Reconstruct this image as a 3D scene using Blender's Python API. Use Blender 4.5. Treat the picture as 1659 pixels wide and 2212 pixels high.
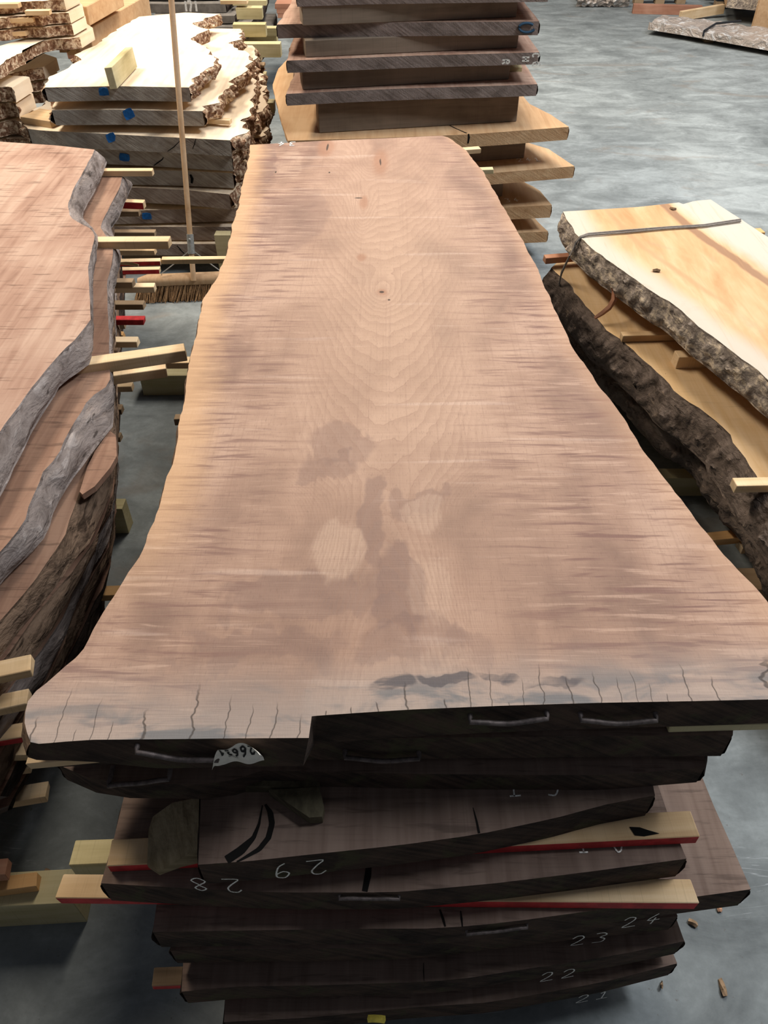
import bpy, bmesh, math, random
import numpy as np
from mathutils import Vector, Matrix, noise

for _o in list(bpy.data.objects): bpy.data.objects.remove(_o)
scene = bpy.context.scene
COL = scene.collection
random.seed(7)

# ------------------------------------------------------------------ camera
IW, IH, FPX = 1659.0, 2212.0, 1660.0
CAM_H, PITCH = 2.05, math.radians(43.0)
cam_d = bpy.data.cameras.new('camera'); cam = bpy.data.objects.new('camera', cam_d); COL.objects.link(cam)
cam.location = (0, 0, CAM_H); cam.rotation_euler = (math.pi/2 - PITCH, 0, 0)
cam_d.sensor_fit = 'VERTICAL'; cam_d.sensor_height = 24.0; cam_d.lens = FPX/IH*24.0
cam_d.clip_start = 0.02; cam_d.clip_end = 200
scene.camera = cam
scene.view_settings.view_transform = 'Standard'; scene.view_settings.look = 'None'
scene.view_settings.gamma = 1.0; scene.view_settings.use_curve_mapping = False
scene.view_settings.exposure = 0.0

# ------------------------------------------------------------------ world and roof lights
w = bpy.data.worlds.new('hall_daylight'); scene.world = w; w.use_nodes = True
w.node_tree.nodes['Background'].inputs[0].default_value = (0.80, 0.86, 1.0, 1)
w.node_tree.nodes['Background'].inputs[1].default_value = 0.105
def roof_light(name, loc, size, power, col, rot=(0, 0, 0)):
    d = bpy.data.lights.new(name, 'AREA'); d.shape = 'RECTANGLE'; d.size, d.size_y = size
    d.energy = power; d.color = col
    o = bpy.data.objects.new(name, d); COL.objects.link(o); o.location = loc; o.rotation_euler = rot
    return o
roof_light('rooflight_strip', (0.7, 7.4, 6.2), (1.2, 4.6), 460, (1.0, 0.92, 0.80))
roof_light('rooflight_strip', (-4.2, 5.4, 6.2), (1.2, 4.0), 640, (1.0, 0.89, 0.74))
roof_light('rooflight_strip', (2.3, 6.0, 6.2), (1.3, 5.0), 150, (0.95, 0.97, 1.0))
roof_light('rooflight_strip', (6.0, 8.0, 6.2), (1.3, 8.0), 200, (0.95, 0.97, 1.0))

roof_light('rooflight_strip', (4.2, 2.5, 6.2), (1.2, 2.2), 400, (0.90, 0.95, 1.0))

# ------------------------------------------------------------------ picture -> place
SP, CP = math.sin(PITCH), math.cos(PITCH)
def ray(px, py):
    v = (py - IH/2)/FPX
    return Vector(((px - IW/2)/FPX, CP - v*SP, -SP - v*CP))
def P(px, py, z):
    d = ray(px, py); t = (z - CAM_H)/d.z
    return Vector((d.x*t, d.y*t, z))
def PY(px, py, Y):
    d = ray(px, py); t = Y/d.y
    return Vector((d.x*t, Y, CAM_H + d.z*t))
def PP(lst, z): return [P(a, b, z) for a, b in lst]

# ------------------------------------------------------------------ node helpers
class X:
    def __init__(s, t, k): s.t, s.k = t, k
    def _m(s, op, b=None, c=None, clamp=False):
        n = s.t.nodes.new('ShaderNodeMath'); n.operation = op; n.use_clamp = clamp
        for i, q in enumerate((s, b, c)):
            if q is None: continue
            if isinstance(q, X): s.t.links.new(q.k, n.inputs[i])
            else: n.inputs[i].default_value = q
        return X(s.t, n.outputs[0])
    def __add__(s, b): return s._m('ADD', b)
    __radd__ = __add__
    def __mul__(s, b): return s._m('MULTIPLY', b)
    __rmul__ = __mul__
    def __sub__(s, b): return s._m('SUBTRACT', b)
    def __rsub__(s, b): return (s*-1.0) + b
    def __truediv__(s, b): return s._m('DIVIDE', b)
    def abs(s): return s._m('ABSOLUTE')
    def sin(s): return s._m('SINE')
    def exp(s): return s._m('EXPONENT')
    def frac(s): return s._m('FRACT')
    def pow(s, b): return s._m('POWER', b)
    def sqrt(s): return s._m('SQRT')
    def clamp(s): return s._m('ADD', 0.0, clamp=True)
    def less(s, b): return s._m('LESS_THAN', b)
    def min(s, b): return s._m('MINIMUM', b)
    def max(s, b): return s._m('MAXIMUM', b)
    def ss(s, a, b):
        n = s.t.nodes.new('ShaderNodeMapRange'); n.interpolation_type = 'SMOOTHSTEP'
        s.t.links.new(s.k, n.inputs[0]); lo, hi, r0, r1 = (a, b, 0, 1) if a < b else (b, a, 1, 0)
        n.inputs[1].default_value = lo; n.inputs[2].default_value = hi; n.inputs[3].default_value = r0; n.inputs[4].default_value = r1
        return X(s.t, n.outputs[0])
class Mat:
    def __init__(s, name, rough=0.8, rand=True, spec=0.25):
        s.m = bpy.data.materials.new(name); s.m.use_nodes = True; s.t = s.m.node_tree
        s.b = s.t.nodes['Principled BSDF']; s.b.inputs['Roughness'].default_value = rough
        s.b.inputs['Specular IOR Level'].default_value = spec
        tc = s.t.nodes.new('ShaderNodeTexCoord'); s.obj = X(s.t, tc.outputs['Object'])
        s.uv = X(s.t, tc.outputs['UV'])
        if rand:
            oi = s.t.nodes.new('ShaderNodeObjectInfo'); r = X(s.t, oi.outputs['Random']); s.rnd = r
            c = s.comb(r*37.0, r*53.0, r*19.0)
            n = s.t.nodes.new('ShaderNodeVectorMath'); n.operation = 'ADD'
            s.t.links.new(s.obj.k, n.inputs[0]); s.t.links.new(c.k, n.inputs[1]); s.pos = X(s.t, n.outputs[0])
        else: s.pos = s.obj
    def comb(s, x, y, z):
        n = s.t.nodes.new('ShaderNodeCombineXYZ')
        for i, q in enumerate((x, y, z)):
            if isinstance(q, X): s.t.links.new(q.k, n.inputs[i])
            else: n.inputs[i].default_value = q
        return X(s.t, n.outputs[0])
    def sep(s, v):
        n = s.t.nodes.new('ShaderNodeSeparateXYZ'); s.t.links.new(v.k, n.inputs[0])
        return [X(s.t, n.outputs[i]) for i in range(3)]
    def scale(s, v, sc):
        n = s.t.nodes.new('ShaderNodeMapping'); s.t.links.new(v.k, n.inputs[0])
        n.inputs['Scale'].default_value = sc; return X(s.t, n.outputs[0])
    def noise(s, v, sc, detail=3, rough=0.55, dist=0.0):
        if not isinstance(sc, (int, float)): v = s.scale(v, sc); sc = 1.0
        n = s.t.nodes.new('ShaderNodeTexNoise'); s.t.links.new(v.k, n.inputs['Vector'])
        n.inputs['Scale'].default_value = sc; n.inputs['Detail'].default_value = detail
        n.inputs['Roughness'].default_value = rough; n.inputs['Distortion'].default_value = dist
        return X(s.t, n.outputs[0])
    def voro(s, v, sc, feature='F1', rnd=1.0):
        if not isinstance(sc, (int, float)): v = s.scale(v, sc); sc = 1.0
        n = s.t.nodes.new('ShaderNodeTexVoronoi'); n.feature = feature; s.t.links.new(v.k, n.inputs['Vector'])
        n.inputs['Scale'].default_value = sc; n.inputs['Randomness'].default_value = rnd
        return X(s.t, n.outputs[0])
    def ramp(s, f, stops):
        n = s.t.nodes.new('ShaderNodeValToRGB'); s.t.links.new(f.k, n.inputs[0]); e = n.color_ramp.elements
        while len(e) < len(stops): e.new(0.5)
        for i, (p, c) in enumerate(stops): e[i].position = p; e[i].color = (*c, 1)
        return X(s.t, n.outputs[0])
    def mix(s, a, b, f, mode='MIX'):
        n = s.t.nodes.new('ShaderNodeMix'); n.data_type = 'RGBA'; n.blend_type = mode
        for i, q in ((0, f), (6, a), (7, b)):
            if isinstance(q, X): s.t.links.new(q.k, n.inputs[i])
            elif i == 0: n.inputs[0].default_value = q
            else: n.inputs[i].default_value = (*q, 1)
        return X(s.t, n.outputs[2])
    def color(s, c):
        if isinstance(c, X): s.t.links.new(c.k, s.b.inputs['Base Color'])
        else: s.b.inputs['Base Color'].default_value = (*c, 1)
    def rough(s, r): s.t.links.new(r.k, s.b.inputs['Roughness'])
    def bump(s, h, strength=0.5, dist=0.01):
        n = s.t.nodes.new('ShaderNodeBump'); n.inputs['Strength'].default_value = strength; n.inputs['Distance'].default_value = dist
        s.t.links.new(h.k, n.inputs['Height']); s.t.links.new(n.outputs[0], s.b.inputs['Normal'])

def wood(name, dark, mid, light, axis=1, curl=0.0, blotch=1.0, rough=0.8, bump=0.25, g=1.0, stain=None):
    m = Mat(name, rough); p = m.pos
    sg = [38*g, 38*g, 38*g]; sg[axis] = 2.2*g
    grain = m.noise(p, sg, 4, 0.6, 0.6)
    big = m.noise(p, (3.2, 2.0, 3.2), 3, 0.55, 0.8)
    f = (grain*0.55 + big*0.75*blotch + (0.32 - 0.375*blotch))
    c = m.ramp(f, [(0.32, dark), (0.52, mid), (0.74, light)])
    if curl:
        sc = [9.0, 9.0, 9.0]; sc[axis] = 75.0
        k = m.noise(p, sc, 3, 0.55, 0.4).ss(0.54, 0.70)
        c = m.mix(c, tuple(q*0.55 for q in dark), k*curl)
    if stain:
        s_ = m.noise(p, (2.2, 4.5, 4.0), 4, 0.6, 1.2).ss(0.55, 0.66)
        c = m.mix(c, stain, s_*0.6)
    saw = [6.0, 6.0, 6.0]; saw[axis] = 260.0
    sw = m.noise(p, saw, 2, 0.5)
    c = m.mix(c, (0.02, 0.015, 0.012), (sw.ss(0.58, 0.75))*0.14)
    m.color(c); m.bump(grain*0.5 + sw*0.5, bump, 0.004)
    return m.m
def endgrain(name, dark, mid, light, moss=None, saw=1.0, rough=0.9):
    m = Mat(name, rough, spec=0.1); p = m.pos
    x, y, z = m.sep(p)
    d = m.comb(x*26.0 + z*40.0, y*26.0, x*3.0 - z*3.0)
    lines = m.noise(d, (2.2, 1.0, 0.8), 3, 0.6, 0.3)
    big = m.noise(p, (9, 9, 16), 4, 0.6, 0.5)
    c = m.ramp(lines*0.5*saw + big*0.7 + (0.17 - 0.25*saw + 0.0), [(0.22, dark), (0.42, mid), (0.66, light)])
    if moss:
        k = m.noise(p, (12, 12, 14), 4, 0.65, 0.4).ss(0.52, 0.68)
        c = m.mix(c, moss, k*0.7)
    m.color(c); m.bump(lines*0.6 + m.noise(p, 130, 2)*0.5, 0.6, 0.006)
    return m.m
def barkmat(name, dark, mid, light, sc=14.0, lightamt=0.5, stretch=(1, 0.45, 1), bump=0.9):
    m = Mat(name, 0.95, spec=0.08); p = m.pos
    q = m.scale(p, tuple(sc*k for k in stretch))
    n1 = m.noise(q, 1.0, 5, 0.65, 0.9); n2 = m.noise(q, 3.4, 4, 0.6, 0.6)
    v = m.voro(q, 2.2, 'F1')
    c = m.ramp(n1*0.6 + n2*0.4, [(0.36, dark), (0.50, mid), (0.64, mid)])
    c = m.mix(c, light, (n2*0.5 + n1*0.5).ss(0.62 - 0.16*lightamt, 0.70 - 0.12*lightamt)*0.95)
    c = m.mix(c, tuple(k*0.35 for k in dark), m.noise(q, (1.2, 1.2, 3.0), 4, 0.6, 1.2).ss(0.60, 0.68)*0.8)
    m.color(c); m.bump(n1*0.6 + v*0.25 + n2*0.4, bump, 0.02)
    return m.m
def plain(name, col, rough=0.6, metal=0.0, var=0.0, sc=20.0):
    m = Mat(name, rough); m.b.inputs['Metallic'].default_value = metal
    if var:
        n = m.noise(m.pos, sc, 4, 0.6)
        m.color(m.mix(tuple(c*(1-var) for c in col), tuple(min(1, c*(1+var)) for c in col), n.ss(0.35, 0.65)))
    else: m.color(col)
    return m.m

MT = {}
MT['walnut'] = wood('walnut_weathered', (0.20, 0.100, 0.066), (0.37, 0.222, 0.158), (0.49, 0.33, 0.245), curl=0.55)
MT['walnut_brown'] = wood('walnut_brown', (0.105, 0.054, 0.036), (0.215, 0.116, 0.076), (0.31, 0.185, 0.125), curl=0.5)
MT['walnut_dark'] = wood('walnut_dusty_dark', (0.080, 0.050, 0.038), (0.150, 0.100, 0.077), (0.215, 0.150, 0.118), curl=0.5, blotch=0.8)
MT['walnut_end'] = endgrain('walnut_end_dark', (0.014, 0.011, 0.009), (0.038, 0.028, 0.023), (0.095, 0.062, 0.046), moss=(0.075, 0.070, 0.038))
MT['walnut_end_grey'] = endgrain('walnut_end_grey', (0.045, 0.034, 0.030), (0.10, 0.078, 0.068), (0.19, 0.155, 0.14))
MT['greybark'] = barkmat('grey_weathered_live_edge', (0.095, 0.070, 0.058), (0.26, 0.215, 0.195), (0.40, 0.345, 0.32), sc=10.0, lightamt=0.5, bump=1.0)
MT['brownbark'] = barkmat('brown_live_edge', (0.06, 0.038, 0.026), (0.19, 0.125, 0.085), (0.36, 0.26, 0.19), sc=11.0, lightamt=0.3, bump=1.0)
MT['darkbark'] = barkmat('dark_live_edge', (0.012, 0.009, 0.007), (0.045, 0.032, 0.026), (0.10, 0.075, 0.06), sc=12.0, lightamt=0.3)
MT['pale'] = wood('pale_burl_wood', (0.55, 0.40, 0.26), (0.74, 0.59, 0.42), (0.84, 0.71, 0.54), blotch=0.9, bump=0.12, g=0.7)
MT['pale_end'] = endgrain('grey_sawn_end', (0.14, 0.105, 0.080), (0.30, 0.25, 0.205), (0.48, 0.43, 0.37), saw=1.3)
MT['pale_end_red'] = endgrain('grey_brown_sawn_end', (0.11, 0.070, 0.050), (0.25, 0.18, 0.14), (0.40, 0.32, 0.26), saw=1.3)
MT['burl'] = barkmat('burl_bark', (0.085, 0.038, 0.022), (0.27, 0.145, 0.085), (0.70, 0.55, 0.39), sc=17.0, lightamt=0.95, stretch=(1, 1, 1))
MT['tan'] = wood('tan_hardwood', (0.36, 0.20, 0.095), (0.50, 0.305, 0.16), (0.60, 0.40, 0.23), blotch=0.8, g=0.8)
MT['tan_end'] = endgrain('tan_hardwood_end', (0.27, 0.14, 0.065), (0.47, 0.275, 0.14), (0.60, 0.39, 0.22), saw=0.8)
MT['brown_end'] = endgrain('dusty_brown_end', (0.07, 0.052, 0.043), (0.175, 0.135, 0.115), (0.31, 0.245, 0.215))
MT['bearer'] = wood('bearer_timber', (0.12, 0.088, 0.062), (0.19, 0.145, 0.105), (0.26, 0.20, 0.148), axis=0, bump=0.15)
MT['pine'] = wood('pine_sticker', (0.44, 0.265, 0.125), (0.60, 0.41, 0.225), (0.72, 0.54, 0.34), axis=0, bump=0.15)
MT['pine_green'] = wood('treated_pine', (0.32, 0.26, 0.12), (0.46, 0.385, 0.205), (0.58, 0.50, 0.30), axis=0, bump=0.15)
MT['pine_dark'] = wood('dirty_pine', (0.13, 0.085, 0.048), (0.25, 0.165, 0.095), (0.36, 0.25, 0.15), axis=0, bump=0.2)
MT['pine_orange'] = wood('orange_sticker', (0.42, 0.20, 0.07), (0.56, 0.30, 0.11), (0.64, 0.38, 0.17), axis=0, bump=0.15)
MT['pine_red'] = wood('reddish_sticker', (0.27, 0.10, 0.055), (0.42, 0.19, 0.11), (0.52, 0.28, 0.17), axis=0, bump=0.15)
MT['old_stick'] = endgrain('mossy_old_stick', (0.030, 0.025, 0.017), (0.07, 0.058, 0.037), (0.14, 0.12, 0.075))
MT['torn'] = endgrain('torn_wood', (0.085, 0.060, 0.034), (0.19, 0.145, 0.085), (0.30, 0.24, 0.15), saw=1.5)
MT['redpaint'] = plain('red_paint', (0.50, 0.035, 0.035), 0.6, var=0.22, sc=30)
MT['chalk'] = plain('chalk', (0.85, 0.80, 0.72), 0.95, var=0.3, sc=300)
MT['blackink'] = plain('black_ink', (0.012, 0.012, 0.012), 0.7)
MT['paper'] = plain('paper_tag', (0.78, 0.74, 0.66), 0.75, var=0.06, sc=60)
MT['iron'] = plain('rusty_iron', (0.13, 0.105, 0.098), 0.6, 0.5, var=0.3, sc=90)
MT['zinc'] = plain('galvanised_steel', (0.42, 0.42, 0.40), 0.45, 0.6, var=0.15, sc=60)
MT['wire'] = plain('dusty_grey_cable', (0.22, 0.19, 0.165), 0.7, 0.1, var=0.15, sc=80)
MT['blue'] = plain('blue_paper_tag', (0.012, 0.115, 0.36), 0.7, var=0.2, sc=60)
MT['broomwood'] = wood('broom_wood', (0.36, 0.205, 0.10), (0.48, 0.30, 0.165), (0.58, 0.39, 0.24), axis=2, bump=0.08)
MT['bristle'] = plain('coir_bristle', (0.27, 0.155, 0.075), 0.95, var=0.35, sc=160)
MT['crack'] = plain('dark_split', (0.006, 0.005, 0.004), 1.0)
MT['yellow'] = plain('yellow_leaf', (0.75, 0.60, 0.10), 0.7, var=0.2, sc=60)
MT['chip'] = plain('wood_chip', (0.26, 0.17, 0.10), 0.9, var=0.3, sc=80)
MT['blueink'] = plain('blue_paint_mark', (0.03, 0.075, 0.13), 0.8)
MT['whitepaint'] = plain('white_spray_mark', (0.55, 0.53, 0.50), 0.8, var=0.2, sc=100)
MT['darkgrey'] = plain('dark_grey_slab', (0.13, 0.115, 0.10), 0.85, var=0.25, sc=10)
MT['brick'] = wood('red_brown_plank', (0.21, 0.085, 0.05), (0.32, 0.15, 0.095), (0.40, 0.21, 0.14), axis=0, bump=0.1)
MT['blackplastic'] = plain('black_pallet_block', (0.02, 0.022, 0.026), 0.6)

def plastic_film():
    m = Mat('plastic_film', 0.12, spec=0.6)
    n = m.noise(m.pos, (9, 9, 9), 4, 0.6, 1.0)
    m.color(m.mix((0.40, 0.33, 0.28), (0.66, 0.64, 0.62), n.ss(0.5, 0.68)))
    m.bump(n, 1.0, 0.05); m.b.inputs['Roughness'].default_value = 0.22
    return m.m
MT['film'] = plastic_film()

def concrete():
    m = Mat('concrete_floor', 0.7, rand=False, spec=0.2); p = m.obj
    big = m.noise(p, 0.55, 4, 0.55, 0.8); mid = m.noise(p, (3.0, 5.0, 3.0), 5, 0.65, 0.6); fine = m.noise(p, 26.0, 4, 0.7)
    c = m.ramp(big*0.35 + mid*0.6 + fine*0.18, [(0.40, (0.115, 0.126, 0.127)), (0.55, (0.195, 0.212, 0.212)), (0.70, (0.31, 0.335, 0.335))])
    br = m.noise(p, (0.9, 1.6, 1), 5, 0.65, 1.5).ss(0.56, 0.68)
    c = m.mix(c, (0.20, 0.165, 0.135), br*0.45)
    sp = m.noise(p, 55.0, 3, 0.7).ss(0.66, 0.72)
    c = m.mix(c, (0.11, 0.09, 0.075), sp*0.5)
    w1 = m.noise(p, (1.4, 14.0, 1), 3, 0.6, 2.5); scr = (w1 - 0.5).abs().ss(0.012, 0.002)
    c = m.mix(c, (0.48, 0.50, 0.51), scr*m.noise(p, 2.0, 2).ss(0.52, 0.62)*0.45)
    m.color(c); m.rough(mid*0.30 + 0.55); m.bump(fine*0.4 + mid*0.5, 0.25, 0.006)
    return m.m
MT['floor'] = concrete()

# ------------------------------------------------------------------ mesh helpers
def tag(o, label, cat, group=None, kind=None):
    if label: o['label'] = label
    if cat: o['category'] = cat
    if group: o['group'] = group
    o['kind'] = kind or 'thing'
    return o
def mesh_obj(name, verts, faces, mats, parent=None, fmat=None, smooth=True, angle=40, loc=None, uv=None):
    me = bpy.data.meshes.new(name); me.from_pydata([tuple(v) for v in verts], [], faces)
    for m in (mats if isinstance(mats, (list, tuple)) else [mats]): me.materials.append(MT[m] if isinstance(m, str) else m)
    if fmat is not None: me.polygons.foreach_set('material_index', fmat)
    if uv is not None:
        l = me.uv_layers.new(name='slab_uv'); idx = np.zeros(len(me.loops), dtype=np.int32); me.loops.foreach_get('vertex_index', idx)
        l.data.foreach_set('uv', np.asarray(uv, dtype=np.float32)[idx].ravel())
    if smooth:
        me.polygons.foreach_set('use_smooth', [True]*len(me.polygons)); me.set_sharp_from_angle(angle=math.radians(angle))
    me.update()
    o = bpy.data.objects.new(name, me); COL.objects.link(o)
    if parent: o.parent = parent
    if loc is not None: o.location = loc
    return o
def empty(name, loc):
    o = bpy.data.objects.new(name, None); COL.objects.link(o); o.location = loc; o.empty_display_size = 0.05
    return o
def resample(pts, n):
    a = np.array([tuple(p) for p in pts], float); d = np.r_[0, np.cumsum(np.linalg.norm(np.diff(a, axis=0), axis=1))]
    s = np.linspace(0, d[-1], n+1); return np.stack([np.interp(s, d, a[:, k]) for k in range(3)], 1)
def fbm(x, y, z, o=4): return noise.fractal(Vector((x, y, z)), 0.8, 2.1, o)
def jagged(a, amp, freq, seed, sgn):
    b = a.copy(); n = len(a)
    for i in range(n):
        t = np.array(a[min(i+1, n-1)]) - np.array(a[max(i-1, 0)]); nn = np.array([t[1], -t[0], 0]); nn /= (np.linalg.norm(nn)+1e-9)
        fade = min(1, i/2.0, (n-1-i)/2.0)
        b[i] = a[i] + nn*amp*fade*fbm(a[i][1]*freq, a[i][0]*freq, seed)*sgn
    return b
def coons(F, R, B, L):
    nu, nv = len(F)-1, len(L)-1
    u = np.linspace(0, 1, nu+1)[:, None, None]; v = np.linspace(0, 1, nv+1)[None, :, None]
    F, B, L, R = F[:, None], B[:, None], L[None], R[None]
    return (1-v)*F + v*B + (1-u)*L + u*R - ((1-u)*(1-v)*F[0, 0] + u*(1-v)*F[-1, 0] + (1-u)*v*B[0, 0] + u*v*B[-1, 0])

SLABS = {}
def slab(name, label, front, right, back, left, thick, mats=('walnut', 'walnut_end', 'darkbark'), nu=18, nv=36, cat='slab', group=None,
         botR=None, botL=None, flare=(0, 0), jag=(0.006, 0.006), jfreq=9.0, bark=(True, True), bamp=0.006, bfreq=22.0, bulge=0.004,
         barkres=110, seed=1.0, warp=0.0, tfun=None, key=None, edge_name='live_edge', rows=6, byx=False, notch=None):
    """a sawn board with its two natural edges; every outline point is a place in the hall"""
    F0, F1, B0, B1 = front[0], front[-1], back[0], back[-1]
    F = resample(front, nu); B = resample(back, nu)
    if byx:
        fa = np.array([tuple(p) for p in front])
        for q in range(len(fa)-1): fa[q+1, 0] = max(fa[q+1, 0], fa[q, 0] + 0.0015)
        xs = np.linspace(fa[0, 0], fa[-1, 0], nu+1); 
        F = np.stack([xs] + [np.interp(xs, fa[:, 0], fa[:, k]) for k in (1, 2)], 1)
    Lp = [F0] + list(left) + [B0]; Rp = [F1] + list(right) + [B1]
    L = jagged(resample(Lp, nv), jag[0], jfreq, seed, -1); R = jagged(resample(Rp, nv), jag[1], jfreq, seed+9, 1)
    S = coons(F, R, B, L)
    dn = np.array([0, 0, -1.0])
    F2, B2 = F.copy(), B.copy()
    def shifted(A, other, amt):
        out = A.copy(); n = len(A)
        for i in range(n):
            t = A[min(i+1, n-1)] - A[max(i-1, 0)]; nn = np.array([t[1], -t[0], 0.0]); nn /= (np.linalg.norm(nn)+1e-9)
            if other < 0: nn = -nn
            out[i] = A[i] + nn*amt
        return out
    R2 = shifted(R, 1, flare[1]) if botR is None else jagged(resample(botR, nv), jag[1], jfreq, seed+5, 1)
    L2 = shifted(L, -1, flare[0]) if botL is None else jagged(resample(botL, nv), jag[0], jfreq, seed+6, -1)
    R2 = R2.copy(); L2 = L2.copy()
    F2 = F + (np.linspace(0, 1, nu+1)[:, None])*(R2[0]-F[-1])[None]*[[1, 1, 0]] + (np.linspace(1, 0, nu+1)[:, None])*(L2[0]-F[0])[None]*[[1, 1, 0]]
    B2 = B + (np.linspace(0, 1, nu+1)[:, None])*(R2[-1]-B[-1])[None]*[[1, 1, 0]] + (np.linspace(1, 0, nu+1)[:, None])*(L2[-1]-B[0])[None]*[[1, 1, 0]]
    R2[:, 2] = R[:, 2]; L2[:, 2] = L[:, 2]
    S2 = coons(F2, R2, B2, L2)
    if notch:                                   # the end steps back by a hand's width beyond this point
        xs_, dep, nr = notch; k = int(np.argmin(abs(S[:, 0, 0] - xs_)))
        sh = xs_ - S[k, 0, 0]; S[k, 0, 0] += sh; S2[k, 0, 0] += sh
        for i in range(k+1, nu+1):
            for G_ in (S, S2):
                t = G_[i, 1] - G_[i, 0]; t = t/np.linalg.norm(t)
                for j in range(nr): G_[i, j] = G_[i, j] + t*dep*(1 - j/nr)
        S[k+1, :nr+3, 0] -= (S[k+1, 0, 0] - xs_ - 0.002)*np.linspace(1, 0, nr+3); S2[k+1, :nr+3, 0] -= (S2[k+1, 0, 0] - xs_ - 0.002)*np.linspace(1, 0, nr+3)
        F = S[:, 0].copy()
    for i in range(nu+1):
        for j in range(nv+1):
            t = thick if tfun is None else thick*tfun(i/nu, j/nv)
            if warp:
                wz = warp*fbm(S[i, j, 0]*2.2, S[i, j, 1]*1.3, seed*3.1, 2); S[i, j, 2] += wz; S2[i, j, 2] += wz
            S2[i, j, 2] -= t
    c = S.reshape(-1, 3).mean(0); base = Vector((c[0], c[1], float(S2[..., 2].min())))
    root = empty(name, base); tag(root, label, cat, group)
    b = np.array(base)
    N = (nu+1)*(nv+1); ix = lambda i, j: i*(nv+1)+j
    V = np.concatenate([S.reshape(-1, 3), S2.reshape(-1, 3)]) - b
    fc, fm = [], []
    for i in range(nu):
        for j in range(nv):
            fc.append((ix(i, j), ix(i+1, j), ix(i+1, j+1), ix(i, j+1))); fm.append(0)
            fc.append((N+ix(i, j), N+ix(i, j+1), N+ix(i+1, j+1), N+ix(i+1, j))); fm.append(0)
        fc.append((ix(i, 0), N+ix(i, 0), N+ix(i+1, 0), ix(i+1, 0))); fm.append(1)
        fc.append((ix(i, nv), ix(i+1, nv), N+ix(i+1, nv), N+ix(i, nv))); fm.append(1)
    for j in range(nv):
        fc.append((ix(0, j), ix(0, j+1), N+ix(0, j+1), N+ix(0, j))); fm.append(2)
        fc.append((ix(nu, j), N+ix(nu, j), N+ix(nu, j+1), ix(nu, j+1))); fm.append(2)
    uu, vv = np.meshgrid(np.linspace(0, 1, nu+1), np.linspace(0, 1, nv+1), indexing='ij')
    uv = np.stack([uu.ravel(), vv.ravel()], 1); uv = np.concatenate([uv, uv])
    body = mesh_obj('slab_body', V, fc, mats, root, fm, uv=uv, angle=35)
    # natural edges: strips of their own, lumpy or flaky, hugging the sawn sides
    for side, on in ((0, bark[0]), (1, bark[1])):
        if not on: continue
        T = S[0] if side == 0 else S[-1]; Bm = S2[0] if side == 0 else S2[-1]
        T = resample(T, barkres); Bm = resample(Bm, barkres); out = []
        for j in range(barkres+1):
            t = T[min(j+1, barkres)] - T[max(j-1, 0)]; nn = np.array([t[1], -t[0], 0.0]); nn /= (np.linalg.norm(nn)+1e-9)
            if side == 0: nn = -nn
            for r in range(rows+1):
                s = r/rows; q = T[j]*(1-s) + Bm[j]*s; e = math.sin(math.pi*min(max(s, 0.0), 1.0))
                if r == 0: q = T[j] - nn*0.003 + np.array([0, 0, -0.0008])
                elif r == rows: q = Bm[j] - nn*0.003 + np.array([0, 0, 0.0008])
                else:
                    a = fbm(q[0]*bfreq, q[1]*bfreq*0.7, q[2]*bfreq+seed*4)
                    q = q + nn*(0.0015 + bulge*e + bamp*max(-0.25, a)*(0.35+0.65*e))
                    q = q + np.array([0, 0, bamp*0.25*fbm(q[0]*bfreq+7, q[1]*bfreq, seed)*e])
                out.append(q - b)
        k = rows+1; fs = []
        for j in range(barkres):
            for r in range(rows):
                f = (j*k+r, j*k+r+1, (j+1)*k+r+1, (j+1)*k+r)
                fs.append(f if side == 0 else f[::-1])
        mesh_obj(edge_name, out, fs, mats[2], root, angle=60)
    SLABS[key or label] = dict(root=root, F=F, base=base, S=S, body=body)
    return root

def box_mesh(l, wd, h, bev=0.0015, jit=0.0, seed=0, taper=0.0):
    bm = bmesh.new(); rr = random.Random(seed); co = []
    for x in (-l/2, l/2):
        for y in (-wd/2, wd/2):
            for z in (0, h): co.append(bm.verts.new((x + rr.uniform(-1, 1)*jit*2, y + rr.uniform(-1, 1)*jit, z + rr.uniform(-1, 1)*jit*0.3)))
    for f in ((0, 1, 3, 2), (4, 6, 7, 5), (0, 4, 5, 1), (2, 3, 7, 6), (0, 2, 6, 4), (1, 5, 7, 3)): bm.faces.new([co[i] for i in f])
    bmesh.ops.recalc_face_normals(bm, faces=bm.faces)
    for f in bm.faces: f.material_index = 1 if f.normal.y < -0.7 else 0
    bmesh.ops.bevel(bm, geom=list(bm.edges), offset=bev, segments=1, affect='EDGES')
    return bm
STK = [0]
def stick(name, label, a, b, wd, h, mat='pine', front=None, cat='stick', group=None, ext=0.0, jit=0.0012, bev=0.0015):
    """a batten given by the two ends of its upper near edge"""
    STK[0] += 1
    a, b = Vector(a), Vector(b); d = (b-a); a = a - d.normalized()*ext; d = b-a; l = d.length; d.normalize()
    n = Vector((-d.y, d.x, 0)).normalized()
    if n.y < 0: n = -n
    up = d.cross(n); up = up if up.z > 0 else -up
    c = (a+b)/2 + n*wd/2 - up*h
    bm = box_mesh(l, wd, h, bev, jit, STK[0])
    me = bpy.data.meshes.new(name); bm.to_mesh(me); bm.free()
    me.materials.append(MT[mat]); me.materials.append(MT[front or mat])
    o = bpy.data.objects.new(name, me); COL.objects.link(o)
    o.matrix_world = Matrix((( d.x, n.x, up.x, c.x), (d.y, n.y, up.y, c.y), (d.z, n.z, up.z, c.z), (0, 0, 0, 1)))
    return tag(o, label, cat, group)
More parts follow.
